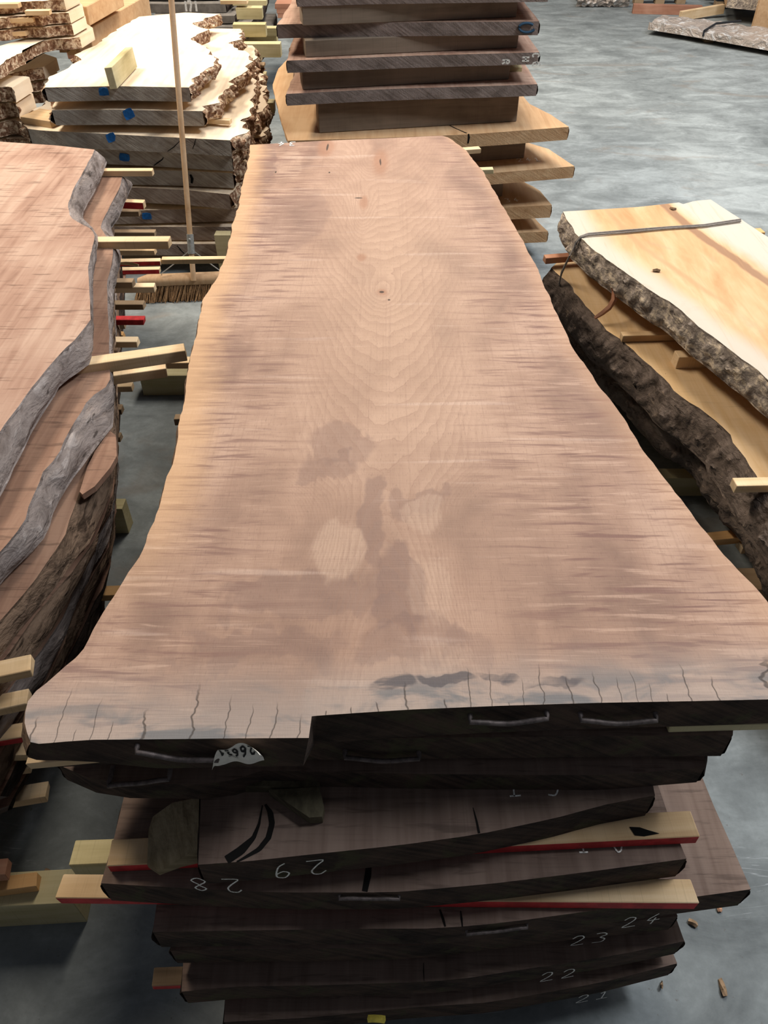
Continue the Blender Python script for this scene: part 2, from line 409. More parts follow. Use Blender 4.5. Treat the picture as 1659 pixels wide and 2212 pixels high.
def tube(name, pts, r, mat, parent=None, base=Vector((0, 0, 0)), n=8, taper=None):
    pts = [Vector(p) for p in pts]; vs, fs = [], []
    for i, p in enumerate(pts):
        t = (pts[min(i+1, len(pts)-1)] - pts[max(i-1, 0)]).normalized()
        ref = Vector((0, 0, 1)) if abs(t.z) < 0.9 else Vector((1, 0, 0)); s = t.cross(ref).normalized(); q = s.cross(t)
        rr = r if taper is None else r*taper[i]
        for k in range(n):
            a = 2*math.pi*k/n; vs.append(p + (s*math.cos(a) + q*math.sin(a))*rr - base)
    for i in range(len(pts)-1):
        for k in range(n): fs.append((i*n+k, i*n+(k+1) % n, (i+1)*n+(k+1) % n, (i+1)*n+k))
    fs.append(tuple(range(n))); fs.append(tuple((len(pts)-1)*n + k for k in reversed(range(n))))
    return mesh_obj(name, vs, fs, mat, parent, angle=50)
GL = {'0': [[(.5, 1), (.15, .8), (.1, .4), (.35, 0), (.7, .1), (.88, .5), (.75, .9), (.5, 1)]],
      '1': [[(.25, .75), (.55, 1), (.5, 0)], [(.15, 0), (.9, .02)]], '2': [[(.12, .75), (.35, 1), (.7, .95), (.8, .7), (.5, .35), (.05, 0), (.95, .05)]],
      '3': [[(.15, .95), (.6, 1), (.85, .8), (.4, .55), (.85, .35), (.7, .05), (.1, .02)]], '4': [[(.7, 1), (.1, .35), (.95, .4)], [(.65, .65), (.55, 0)]],
      '5': [[(.85, 1), (.3, .98), (.2, .58), (.65, .6), (.85, .3), (.6, 0), (.1, .06)]],
      '6': [[(.8, .98), (.35, .75), (.12, .3), (.4, 0), (.8, .12), (.8, .42), (.45, .52), (.16, .3)]],
      '7': [[(.1, .95), (.9, 1), (.4, 0)]], '8': [[(.5, .55), (.15, .8), (.5, 1), (.85, .8), (.5, .55), (.1, .25), (.5, 0), (.9, .25), (.5, .55)]],
      '9': [[(.85, .7), (.5, .48), (.15, .7), (.45, 1), (.8, .92), (.85, .65), (.7, .2), (.35, 0)]],
      'R': [[(.15, 0), (.15, 1), (.7, .98), (.8, .72), (.6, .5), (.15, .5)], [(.45, .5), (.9, 0)]], 'H': [[(.15, 0), (.15, 1)], [(.85, 0), (.85, 1)], [(.15, .5), (.85, .5)]],
      'C': [[(.88, .8), (.5, 1), (.15, .75), (.12, .3), (.45, 0), (.88, .18)]], 'E': [[(.9, 1), (.15, 1), (.15, 0), (.9, 0)], [(.15, .5), (.7, .5)]],
      '|': [[(.5, 0), (.5, 1)]], 'G': [[(.85, .8), (.5, 1), (.12, .7), (.15, .25), (.5, 0), (.9, .25), (.85, .5), (.5, .48)]]}
def write(name, text, org, xd, yd, nrm, size, sp, wdt, mat, parent, base, jit=0.03, seed=0, lift=0.0012, seg=3):
    rr = random.Random(seed); vs, fs = [], []; xd, yd, nrm = Vector(xd), Vector(yd), Vector(nrm)
    for ci, ch in enumerate(text):
        if ch == ' ': continue
        for st in GL[ch]:
            pts = [(p[0] + rr.uniform(-jit, jit), p[1] + rr.uniform(-jit, jit)) for p in st]
            dense = []
            for i in range(len(pts)-1):
                for k in range(seg): dense.append((pts[i][0] + (pts[i+1][0]-pts[i][0])*k/seg, pts[i][1] + (pts[i+1][1]-pts[i][1])*k/seg))
            dense.append(pts[-1])
            if len(dense) > 4:
                dense = [dense[0]] + [((dense[i-1][0]+2*dense[i][0]+dense[i+1][0])/4, (dense[i-1][1]+2*dense[i][1]+dense[i+1][1])/4) for i in range(1, len(dense)-1)] + [dense[-1]]
            k0 = len(vs)
            for i, p in enumerate(dense):
                a = dense[max(i-1, 0)]; b = dense[min(i+1, len(dense)-1)]; t = Vector((b[0]-a[0], b[1]-a[1])).normalized(); n2 = Vector((-t.y, t.x))
                for s in (-1, 1):
                    X_ = (p[0]*0.62 + ci*sp)*size + n2.x*wdt*s/2; Y_ = p[1]*size + n2.y*wdt*s/2
                    vs.append(Vector(org) + xd*X_ + yd*Y_ + nrm*lift - base)
            for i in range(len(dense)-1): fs.append((k0+2*i, k0+2*i+1, k0+2*i+3, k0+2*i+2))
    return mesh_obj(name, vs, fs, mat, parent, smooth=False)
def face_pt(key, px, py, off=0.0):
    """the spot on a board's front end seen at a picture point"""
    F = SLABS[key]['F']; Y = float(F[:, 1].mean())
    for _ in range(8):
        p = PY(px, py, Y); Y = float(np.interp(p.x, F[:, 0], F[:, 1]))
    p = PY(px, py, Y - off); return p

# ================================================================== SETTING
fl = mesh_obj('floor', [(-14, -3, 0), (16, -3, 0), (16, 22, 0), (-14, 22, 0), (-14, -3, -0.15), (16, -3, -0.15), (16, 22, -0.15), (-14, 22, -0.15)],
              [(0, 1, 2, 3), (7, 6, 5, 4), (0, 4, 5, 1), (1, 5, 6, 2), (2, 6, 7, 3), (3, 7, 4, 0)], 'floor', smooth=False)
tag(fl, None, None, kind='structure')

# ================================================================== CENTRAL STACK
ZA = 0.97
A_front = [(66, 1603), (85, 1607), (140, 1602), (200, 1598), (330, 1597), (500, 1595), (664, 1594), (800, 1585), (900, 1579), (1100, 1571), (1300, 1565), (1500, 1561), (1659, 1557), (1765, 1553)]
A_right = [(1722, 1400), (1655, 1295), (1590, 1225), (1500, 1120), (1400, 985), (1330, 880), (1245, 765), (1200, 670), (1165, 590), (1130, 520), (1080, 435), (1040, 365), (1008, 327), (985, 308)]
A_back = [(540, 313), (700, 304), (850, 298), (955, 293), (968, 297)]
A_left = [(54, 1580), (50, 1550), (62, 1520), (85, 1490), (110, 1468), (165, 1420), (215, 1345), (262, 1260), (300, 1200), (345, 1100), (375, 985), (395, 885), (410, 780), (440, 645), (470, 600), (490, 545), (505, 480), (520, 420), (535, 350)]
def ta(u, v):
    k = max(0.0, 1 - u/0.16)*max(0.0, 1 - v/0.12); return 1 - 0.6*k
slab('walnut_slab', 'wide pinkish brown walnut slab lying on top of the central stack', PP(A_front, ZA), PP(A_right, ZA), PP(A_back, ZA), PP(A_left, ZA),
     0.08, ('walnut', 'walnut_end', 'brownbark'), nu=90, nv=140, group='walnut slabs of the central stack', flare=(0.014, -0.02), jag=(0.007, 0.005), jfreq=12,
     bamp=0.006, bulge=0.002, barkres=260, seed=2.2, tfun=ta, key='A', byx=True, notch=(P(667, 1594, ZA).x, P(667, 1546, ZA).y - P(667, 1594, ZA).y, 8))
def main_mat(base):
    m = Mat('figured_walnut_top', 0.72, rand=False, spec=0.3); p = m.obj; x, y, z = m.sep(p); u, v, _ = m.sep(m.uv)
    def loc(px, py): q = P(px, py, ZA) - base; return q.x, q.y
    xc, _y = loc(832, 900); kx, ky = loc(825, 632)
    n1 = m.noise(p, (5, 2.2, 1), 3, 0.5); n2 = m.noise(p, (16, 9, 1), 3, 0.55); n3 = m.noise(p, (40, 22, 1), 2, 0.5)
    dx = (x - xc) + (n1 - 0.5)*0.07
    def gau(px, py, sx, sy, warp=0.0):
        cx, cy = loc(px, py); a = (x - cx + (n2 - 0.5)*warp)/sx; b = (y - cy + (n2 - 0.5)*warp)/sy
        return ((a*a + b*b)*-1.0).exp()
    def patch(px, py, sx, sy, warp=0.14):
        cx, cy = loc(px, py); a = (x - cx + (n1 - 0.5)*warp + (n2 - 0.5)*warp*0.7)/sx; b = (y - cy + (n2 - 0.5)*warp*1.6)/sy
        return ((a*a + b*b).sqrt()).ss(1.15, 0.85)
    # growth rings: nested tongues towards the near end, closing round the knots
    ys = y - loc(832, 1030)[1]; near = ys.ss(0.05, -0.15)
    g = (ys*ys + 0.004).sqrt()*15.0 - dx*dx*(near*420.0 + 150.0) + (n2 - 0.5)*1.3 + (n3 - 0.5)*0.55 + gau(825, 632, 0.05, 0.10)*4.0 + gau(783, 455, 0.035, 0.22)*5.0 + gau(800, 350, 0.05, 0.16)*4.0 + gau(705, 318, 0.06, 0.18)*4.0
    ring = g.frac(); line = ring.ss(0.0, 0.06)*(1.0 - ring.ss(0.25, 1.0)*0.45)
    core = dx.abs().ss(0.30, 0.12)
    far = v.ss(0.05, 0.18)
    sg = m.noise(p, (150, 2.2, 1), 3, 0.6, 0.3)
    big = m.noise(p, (2.4, 1.5, 1), 3, 0.5, 0.9); mid = m.noise(p, (7, 4, 1), 4, 0.55, 0.5)
    c = m.ramp(big*0.6 + mid*0.4, [(0.36, (0.205, 0.122, 0.090)), (0.48, (0.325, 0.200, 0.143)), (0.60, (0.42, 0.272, 0.198))])
    c = m.mix(c, (0.50, 0.335, 0.232), gau(850, 620, 0.26, 1.0)*0.6)
    # smoky heartwood patches with hard outlines
    smoke = (0.175, 0.107, 0.090)
    for px, py, sx, sy, k in ((735, 955, 0.075, 0.075, 0.38), (700, 1010, 0.06, 0.05, 0.4), (860, 1270, 0.05, 0.11, 0.6), (800, 1130, 0.03, 0.15, 0.5), (890, 1090, 0.045, 0.05, 0.4),
                              (560, 380, 0.05, 0.28, 0.6), (640, 470, 0.10, 0.28, 0.35), (560, 1400, 0.15, 0.04, 0.35), (640, 1280, 0.16, 0.05, 0.4), (900, 1375, 0.10, 0.05, 0.4), (1010, 1400, 0.06, 0.05, 0.3), (480, 560, 0.08, 0.10, 0.3)):
        c = m.mix(c, smoke, patch(px, py, sx, sy)*k)
    for px, py, sx, sy, k in ((720, 1180, 0.055, 0.085, 0.55), (915, 1110, 0.035, 0.05, 0.45), (930, 1270, 0.05, 0.08, 0.3), (960, 1420, 0.045, 0.03, 0.3), (625, 355, 0.06, 0.16, 0.35)):
        c = m.mix(c, (0.47, 0.325, 0.238), patch(px, py, sx, sy, 0.09)*k)
    # fiddleback ripple streaks, strongest towards the two edges
    xe = (x - xc).abs()
    cr = m.noise(p, (5.5, 66.0, 1), 3, 0.55, 0.5); cr2 = m.noise(p, (14.0, 130.0, 1), 2, 0.5, 0.3)
    ek = xe.ss(0.10, 0.42)
    c = m.mix(c, (0.185, 0.098, 0.078), cr.ss(0.52, 0.66)*(ek*0.80 + 0.08))
    c = m.mix(c, (0.50, 0.335, 0.25), cr.ss(0.44, 0.34)*(ek*0.42 + 0.06))
    c = m.mix(c, (0.22, 0.125, 0.095), cr2.ss(0.56, 0.68)*(ek*0.35 + 0.05))
    lw = m.noise(p, (2.2, 26.0, 1), 2, 0.5, 0.4).ss(0.62, 0.72)
    c = m.mix(c, (0.60, 0.45, 0.365), lw*0.30)
    # rings and pores
    c = m.mix(c, (0.26, 0.150, 0.105), (1.0 - line)*core*0.58)
    c = m.mix(c, (0.24, 0.14, 0.10), sg.ss(0.54, 0.66)*0.20)
    po = m.noise(p, (420, 60, 1), 2, 0.6)
    c = m.mix(c, (0.17, 0.10, 0.075), po.ss(0.58, 0.70)*0.32)
    # knots
    for px, py, sx, sy in ((825, 632, 0.018, 0.024), (705, 318, 0.040, 0.13), (822, 350, 0.035, 0.16), (786, 437, 0.020, 0.07), (783, 555, 0.016, 0.03)):
        k = gau(px, py, sx, sy, 0.03)
        c = m.mix(c, (0.30, 0.145, 0.085), k.ss(0.15, 0.8)*0.62)
    for px, py, sx, sy in ((824, 631, 0.009, 0.008), (840, 648, 0.005, 0.005), (822, 350, 0.004, 0.045), (707, 318, 0.005, 0.05), (774, 428, 0.018, 0.006), (595, 372, 0.004, 0.012), (710, 373, 0.004, 0.01)):
        c = m.mix(c, (0.035, 0.022, 0.016), gau(px, py, sx, sy, 0.012).ss(0.3, 0.7)*0.9)
    # warm sapwood along the left edge, thinner on the right
    c = m.mix(c, (0.62, 0.375, 0.195), (u + (n2 - 0.5)*0.05 + (cr - 0.5)*0.06).ss(0.115, 0.005)*v.ss(0.06, 0.25)*0.62)
    c = m.mix(c, (0.56, 0.33, 0.19), (u + (cr - 0.5)*0.05).ss(0.93, 1.0)*0.30)
    # weathered near end: grey bloom, blue stain, drying checks
    vf = y - loc(900, 1530)[1]
    ev = v + (mid - 0.5)*0.03
    c = m.mix(c, (0.32, 0.275, 0.245), ev.ss(0.07, 0.0)*0.65)
    bs = m.noise(p, (5.0, 16.0, 1), 4, 0.6, 0.6)
    c = m.mix(c, (0.105, 0.115, 0.125), bs.ss(0.46, 0.60)*ev.ss(0.045, 0.008)*0.75)
    for px, py, sx, sy in ((850, 1478, 0.035, 0.016), (960, 1468, 0.05, 0.010), (1090, 1462, 0.05, 0.009), (1170, 1474, 0.07, 0.010)):
        c = m.mix(c, (0.075, 0.065, 0.070), patch(px, py, sx, sy, 0.035)*bs.ss(0.40, 0.56)*0.8)
    cw = m.noise(p, (7.0, 16.0, 1), 3, 0.6); ck = ((x + (cw - 0.5)*0.03)*23.0 + (m.noise(p, (3.0, 0.01, 1), 1) - 0.5)*9.0)
    cell = ck._m('FLOOR'); wn = m.t.nodes.new('ShaderNodeTexWhiteNoise'); wn.noise_dimensions = '1D'; m.t.links.new(cell.k, wn.inputs['W']); rl = X(m.t, wn.outputs[0])
    crack = (ck.frac() - 0.5).abs().ss(0.034, 0.008)*((v/(rl*0.042 + 0.003)).ss(1.0, 0.6))
    c = m.mix(c, (0.04, 0.03, 0.025), crack*0.75)
    m.color(c)
    h = sg*0.25 + po*0.35 + cr*0.25 + m.noise(p, (9, 330, 1), 2)*0.35 - crack*1.5
    m.bump(h, 0.35, 0.005)
    return m.m
A = SLABS['A']; A['body'].data.materials[0] = main_mat(A['base'])

# second and third boards, tucked under the top one
def W(*pts): return [Vector(p) for p in pts]
zb = 0.868
slab('walnut_slab', 'dark walnut slab directly beneath the top slab, bark-notched right end', [P(105, 1612, zb), Vector((-0.40, 0.695, zb)), Vector((0.1, 0.70, zb)), Vector((0.60, 0.705, zb))],
     W((0.63, 0.74, zb), (0.60, 0.9, zb), (0.50, 1.4, zb), (0.47, 2.2, zb), (0.42, 3.0, zb)), W((-0.50, 3.62, zb), (0.24, 3.62, zb)),
     W((-0.58, 0.80, zb), (-0.47, 1.1, zb), (-0.42, 1.7, zb), (-0.40, 2.4, zb)), 0.07, ('walnut_dark', 'walnut_end', 'darkbark'), group='walnut slabs of the central stack', jag=(0.02, 0.02), seed=5, key='B', bamp=0.012)
zc = 0.776
slab('walnut_slab', 'mossy dark walnut slab, third from the top of the central stack', W((-0.585, 0.70, zc), (-0.50, 0.665, zc), (-0.27, 0.662, zc), (-0.265, 0.69, zc), (0.1, 0.682, zc), (0.4, 0.68, zc), (0.575, 0.695, zc)),
     W((0.60, 0.76, zc), (0.57, 0.95, zc), (0.49, 1.4, zc), (0.46, 2.2, zc)), W((-0.50, 3.62, zc), (0.24, 3.62, zc)),
     W((-0.55, 0.80, zc), (-0.46, 1.1, zc), (-0.41, 1.7, zc)), 0.054, ('walnut_dark', 'walnut_end', 'darkbark'), group='walnut slabs of the central stack', jag=(0.02, 0.02), seed=6, key='C', bamp=0.012)
# fourth: slanted front, broken left corner
zd = 0.72
D_front = [(428, 1868), (540, 1860), (650, 1848), (861, 1826), (1030, 1803), (1197, 1768), (1307, 1738), (1415, 1718)]
slab('walnut_slab', 'dark split walnut slab chalked 29 with a pale broken left corner', PP(D_front, zd), W((0.505, 0.70, zd), (0.47, 1.0, zd), (0.46, 2.0, zd)), W((-0.46, 3.6, zd), (0.22, 3.6, zd)),
     W((-0.33, 0.66, zd), (-0.40, 0.95, zd), (-0.45, 1.7, zd)), 0.08, ('walnut_dark', 'walnut_end', 'darkbark'), group='walnut slabs of the central stack', seed=7, key='D', jag=(0.004, 0.006))
ze = 0.61
E_front = [(218, 1908), (420, 1920), (600, 1928), (785, 1928), (881, 1926), (950, 1919), (1062, 1909), (1250, 1886), (1400, 1866), (1483, 1855)]
slab('walnut_slab', 'dark bowed walnut slab with chalk marks between the two red-edged battens', PP(E_front, ze), PP([(1476, 1840), (1455, 1790)], ze) + W((0.50, 1.2, ze), (0.48, 2.0, ze)), W((-0.46, 3.6, ze), (0.22, 3.6, ze)),
     PP([(232, 1860), (248, 1800)], ze) + W((-0.52, 1.0, ze), (-0.50, 1.7, ze)), 0.08, ('walnut_dark', 'walnut_end', 'darkbark'), group='walnut slabs of the central stack', seed=8, key='E', jag=(0.004, 0.006))
zf = 0.50
F_front = [(330, 2013), (525, 2010), (800, 2006), (917, 2006), (1007, 2001), (1098, 1992), (1297, 1965), (1510, 1936), (1622, 1921)]
slab('walnut_slab', 'widest lower walnut slab chalked 24, jutting out to the right', PP(F_front, zf), PP([(1585, 1835), (1540, 1735), (1510, 1660)], zf) + W((0.60, 1.4, zf), (0.52, 2.2, zf)), W((-0.46, 3.6, zf), (0.22, 3.6, zf)),
     PP([(333, 1985), (338, 1950)], zf) + W((-0.44, 0.9, zf), (-0.5, 1.7, zf)), 0.082, ('walnut_dark', 'walnut_end', 'darkbark'), group='walnut slabs of the central stack', seed=9, key='F', jag=(0.004, 0.004))
zg = 0.40
G_front = [(368, 2053), (507, 2050), (700, 2049), (900, 2043), (1100, 2020), (1250, 2001), (1400, 1986), (1464, 1979)]
slab('walnut_slab', 'dark walnut slab chalked 23 on its front end', PP(G_front, zg), PP([(1462, 1950)], zg) + W((0.46, 1.0, zg), (0.46, 2.0, zg)), W((-0.46, 3.6, zg), (0.22, 3.6, zg)),
     W((-0.40, 0.62, zg), (-0.44, 1.0, zg), (-0.48, 1.7, zg)), 0.075, ('walnut_dark', 'walnut_end', 'darkbark'), group='walnut slabs of the central stack', seed=10, key='G', jag=(0.005, 0.005))
zh = 0.30
H_front = [(392, 2142), (518, 2131), (700, 2128), (917, 2121), (989, 2116), (1098, 2099), (1297, 2069), (1400, 2050), (1478, 2033)]
slab('walnut_slab', 'dusty walnut slab chalked 22 on its front end', PP(H_front, zh), PP([(1470, 2000), (1462, 1970)], zh) + W((0.50, 1.0, zh), (0.46, 2.0, zh)), W((-0.46, 3.6, zh), (0.22, 3.6, zh)),
     PP([(386, 2125), (388, 2100)], zh) + W((-0.42, 1.0, zh), (-0.48, 1.7, zh)), 0.078, ('walnut_dark', 'walnut_end', 'darkbark'), group='walnut slabs of the central stack', seed=11, key='H', jag=(0.005, 0.005))
zi = 0.19
I_front = [(484, 2208), (670, 2198), (881, 2177), (1062, 2165), (1297, 2123), (1463, 2081)]
slab('walnut_slab', 'lowest walnut slab of the central stack, chalked 21', PP(I_front, zi), PP([(1455, 2045)], zi) + W((0.50, 1.0, zi), (0.46, 2.0, zi)), W((-0.46, 3.6, zi), (0.22, 3.6, zi)),
     PP([(482, 2190), (486, 2165)], zi) + W((-0.38, 1.0, zi), (-0.45, 1.7, zi)), 0.08, ('walnut_dark', 'walnut_end', 'darkbark'), group='walnut slabs of the central stack', seed=12, key='I', jag=(0.005, 0.005))

# D's broken corner, its two splits
def poly_solid(name, top, drop, mat, parent, base):
    n = len(top); vs = [Vector(p) - base for p in top] + [Vector(p) - base - Vector((0, 0, dz)) for p, dz in zip(top, drop)]
    fs = [tuple(range(n)), tuple(n+k for k in reversed(range(n)))] + [(i, n+i, n+(i+1) % n, (i+1) % n) for i in range(n)]
    bm = bmesh.new(); bv = [bm.verts.new(v) for v in vs]
    for f in fs: bm.faces.new([bv[i] for i in f])
    bmesh.ops.recalc_face_normals(bm, faces=bm.faces)
    me = bpy.data.meshes.new(name); bm.to_mesh(me); bm.free(); me.materials.append(MT[mat])
    o = bpy.data.objects.new(name, me); COL.objects.link(o); o.parent = parent
    return o
D = SLABS['D']
cz = [(430, 1722, .718), (428, 1832, .70), (385, 1858, .672), (342, 1884, .655), (318, 1868, .655), (321, 1792, .668), (330, 1764, .675), (372, 1734, .695)]
top = [P(a, b, c) for a, b, c in cz]
o = poly_solid('broken_corner', top, [max(0.008, p.z - 0.642) for p in top], 'torn', D['root'], D['base']); o['label'] = 'pale torn corner with slanting saw marks'
def groove(name, pts, wds, z, parent, base, mat='crack', lift=0.0009):
    pts = resample(PP(pts, z), 24); vs, fs = [], []; wd = np.interp(np.linspace(0, 1, 25), np.linspace(0, 1, len(wds)), wds)
    for i, p in enumerate(pts):
        t = pts[min(i+1, 24)] - pts[max(i-1, 0)]; n = Vector((t[1], -t[0], 0)).normalized()
        for s in (-1, 1): vs.append(Vector(p) + n*s*wd[i]/2 + Vector((0, 0, lift)) - base)
    for i in range(24): fs.append((2*i, 2*i+1, 2*i+3, 2*i+2))
    return mesh_obj(name, vs, fs, mat, parent, smooth=False)
groove('split', [(573, 1738), (584, 1755), (588, 1780), (580, 1810), (560, 1835), (525, 1855), (512, 1862)], [.004, .010, .010, .010, .009, .006, .003], zd, D['root'], D['base'])
groove('split', [(567, 1740), (560, 1780), (548, 1810), (520, 1838), (490, 1858)], [.002, .004, .008, .016, .016], zd, D['root'], D['base'])
groove('split', [(1022, 1745), (1030, 1775), (1035, 1800)], [.001, .003, .004], zd, D['root'], D['base'])
E_ = SLABS['E']; F_ = SLABS['F']
groove('split', [(797, 1862), (795, 1890), (788, 1926)], [.010, .012, .010], ze, E_['root'], E_['base'])
groove('split', [(950, 1965), (957, 1985), (962, 2002)], [.003, .005, .003], zf, F_['root'], F_['base'])
groove('split', [(995, 1968), (997, 1985), (999, 2002)], [.002, .004, .002], zf, F_['root'], F_['base'])
H_ = SLABS['H']
groove('split', [(915, 2080), (915, 2100), (916, 2120)], [.001, .002, .001], zh, H_['root'], H_['base'])

# chalk numbers on the boards
def chalk(key, text, px, py, size, rot180=False, seed=0, sp=0.95, wdt=0.0032, slope=0.0):
    s = SLABS[key]; o = face_pt(key, px, py, 0.002); xd = Vector((1, 0, 0)); yd = Vector((0, 0, 1))
    F = s['F']; i = int(np.argmin(abs(F[:, 0]-o.x))); i = min(max(i, 1), len(F)-2); t = Vector(F[i+1]-F[i-1]).normalized(); t.z = 0
    xd = t.normalized(); n = Vector((xd.y, -xd.x, 0)); n = n if n.y < 0 else -n
    if rot180: xd, yd = -xd, -yd
    return write('chalk_number', text, o, xd, yd, n, size, sp, wdt, 'chalk', s['root'], s['base'], seed=seed, lift=0.003)
chalk('D', '29', 706, 1852, 0.060, True, 1, 1.0)
chalk('E', '28', 522, 1896, 0.060, True, 2, 1.0)
chalk('F', '24', 1335, 2002, 0.055, False, 3, 0.85)
chalk('G', '23', 1226, 2040, 0.055, False, 4, 0.85)
chalk('H', '22', 1160, 2118, 0.055, False, 5, 0.85)
chalk('I', '21', 1238, 2165, 0.055, False, 6, 0.85)
def chalk_top(key, text, px, py, z, size, ang=0.0, seed=0, wdt=0.003, sp=0.9, mat='chalk', name='chalk_number'):
    s = SLABS[key]; xd = Vector((math.cos(ang), math.sin(ang), 0)); yd = Vector((-math.sin(ang), math.cos(ang), 0))
    for i, ch in enumerate(text):
        write('chalk_digit', ch, P(px, py, z) + xd*(i*sp*size), xd, yd, (0, 0, 1), size, sp, wdt, mat, s['root'], s['base'], seed=seed+i, lift=0.0015)
chalk_top('E', '10', 1248, 1842, ze, 0.035, 0.0, 7, sp=1.9)
chalk_top('D', '15', 1095, 1720, zd, 0.045, 0.0, 8, sp=1.6)
chalk_top('A', '34', 640, 307, ZA, 0.05, math.pi, 9, wdt=0.005)

# iron staples hammered into the ends
def staple(key, a, b, sag=0.008, r=0.0045, stand=0.012):
    s = SLABS[key]; pa, pb = face_pt(key, *a, stand), face_pt(key, *b, stand); pts = [pa + Vector((0, 0.035, 0.006)), pa + Vector((0, 0.006, 0.003))]
    for k in range(9):
        t = k/8; pts.append(pa.lerp(pb, t) + Vector((0, 0, -sag*math.sin(math.pi*t) + 0.0015*math.sin(9*t))))
    pts += [pb + Vector((0, 0.006, 0.003)), pb + Vector((0, 0.035, 0.006))]
    return tube('staple', pts, r, 'iron', s['root'], s['base'])
staple('A', (1016, 1560), (1182, 1553)); staple('A', (1255, 1556), (1418, 1557)); staple('A', (295, 1625), (470, 1643))
staple('B', (745, 1637), (905, 1640)); staple('C', (235, 1698), (365, 1684), 0.0)
staple('E', (733, 1942), (862, 1943), -0.003, 0.0035, 0.006); staple('F', (1008, 2019), (1138, 2004), 0.0, 0.0035, 0.006)

# paper number tag curling off the top board
def paper_tag():
    s = SLABS['A']; base = s['base']; nx, ny = 24, 10; vs, fs, top = [], [], []
    p0, p1 = face_pt('A', 462, 1645, 0.004), face_pt('A', 571, 1641, 0.004); wd = p1 - p0; hgt = 0.078
    prof = lambda t: float(np.interp(t, [0, .1, .2, .45, .6, .7, .9, .98, 1], [.10, .50, .74, .90, 1, .97, .84, .72, .62]))
    def at_abs(t, zz):
        q = min(1.0, max(0.0, zz/(hgt*prof(t)))); out = 0.004 + 0.012*q*q + 0.003*math.sin(t*11+q*3)
        return p0 + wd*t + Vector((0, -out, zz - 0.006*max(0, 1-t*6)))
    def at(t, q): return at_abs(t, hgt*prof(t)*q)
    for i in range(nx+1):
        for j in range(ny+1): vs.append(at(i/nx, j/ny) - base)
    for i in range(nx):
        for j in range(ny): fs.append((i*(ny+1)+j, (i+1)*(ny+1)+j, (i+1)*(ny+1)+j+1, i*(ny+1)+j+1))
    pt = mesh_obj('paper_tag', vs, fs, 'paper', s['root']); pt['label'] = 'curled white paper tag printed with an upside-down number'
    def glyphs(text, t0, t1, q0, q1, wdt, seed):
        gv, gf = [], []; n = len(text)
        for ci, ch in enumerate(text):
            for st in GL[ch]:
                dense = []
                for i in range(len(st)-1):
                    for k in range(4): dense.append((st[i][0]+(st[i+1][0]-st[i][0])*k/4, st[i][1]+(st[i+1][1]-st[i][1])*k/4))
                dense.append(st[-1]); k0 = len(gv)
                for i, pq in enumerate(dense):
                    a = dense[max(i-1, 0)]; b = dense[min(i+1, len(dense)-1)]; t = Vector((b[0]-a[0], b[1]-a[1])).normalized()
                    for sg in (-1, 1):
                        gx = (ci + 0.12 + (pq[0] - t.y*wdt*sg)*0.78)/n; gy = pq[1] + t.x*wdt*sg*0.8
                        v = at_abs(t1 + (t0-t1)*gx, min(hgt*(q1 + (q0-q1)*gy), hgt*prof(t1 + (t0-t1)*gx)*0.97)) + Vector((0, -0.0012, 0.0004)); gv.append(v - base)
                for i in range(len(dense)-1): gf.append((k0+2*i, k0+2*i+1, k0+2*i+3, k0+2*i+2))
        mesh_obj('printed_number', gv, gf, 'blackink', pt, smooth=False)
    glyphs('26631', 0.16, 0.90, 0.34, 0.80, 0.12, 1)
    glyphs('1003198', 0.33, 0.53, 0.22, 0.30, 0.10, 2)
paper_tag()

# battens of the central stack
R1, R2_ = 0.64, 0.53
gcen = 'battens of the central stack'
stick('red_edged_batten', 'long batten with a red painted edge, upper of the two at the front', P(232, 1871, R1), P(1511, 1806, R1), 0.048, 0.028, 'pine', 'redpaint', 'batten', gcen)
stick('red_edged_batten', 'long batten with a red painted edge, lower of the two at the front', P(120, 1941, R2_), P(1509, 1952, R2_), 0.045, 0.028, 'pine', 'redpaint', 'batten', gcen)
stick('red_edged_batten', 'short red-edged batten end low on the left beside the 22 slab', P(327, 2131, 0.221), P(560, 2122, 0.221), 0.035, 0.022, 'pine_dark', 'redpaint', 'batten', gcen)
stick('timber_block', 'greenish pine block end behind the left red-edged battens', P(150, 1868, 0.47), P(330, 1862, 0.47), 0.05, 0.05, 'pine_green', cat='block', group=gcen)
stick('stick', 'mossy dark stick jammed under the third slab at the front', P(500, 1700, 0.74), P(690, 1700, 0.74), 0.03, 0.022, 'old_stick', group=gcen)
def wedge(name, label, pts_top, zt, zb_, mat):
    top = PP(pts_top, zt); c = sum(top, Vector())/len(top); c.z = zb_
    r = poly_solid(name, [p for p in top], [zt - zb_]*len(top), mat, None, c); r.location = c
    return tag(r, label, 'wedge', gcen)
wedge('timber_wedge', 'small pointed mossy wedge poking out under the third slab', [(580, 1706), (690, 1700), (700, 1742), (696, 1764), (668, 1766)], 0.745, 0.722, 'old_stick')
stick('stick', 'short stained stick end under the left tip of the top slab', P(56, 1650, 0.889), P(280, 1628, 0.889), 0.035, 0.02, 'pine', group=gcen)
stick('stick', 'pale sliver of a stick under the right end of the top slab', P(1450, 1569, 0.889), P(1760, 1562, 0.889), 0.03, 0.019, 'pine_green', group=gcen)
zst = 0.889
stick('stick', 'pale stick end beside the far right corner of the top slab', P(900, 332, zst), P(1040, 321, zst), 0.035, 0.02, 'pine', group=gcen)
stick('stick', 'pale stick end just below the far right corner stick', P(900, 372, 0.797), P(1067, 366, 0.797), 0.035, 0.02, 'pine_green', group=gcen)
stick('stick', 'tiny stick end at the right edge of the top slab before the tan boards', P(950, 500, 0.797), P(1101, 497, 0.797), 0.03, 0.02, 'pine', group=gcen)
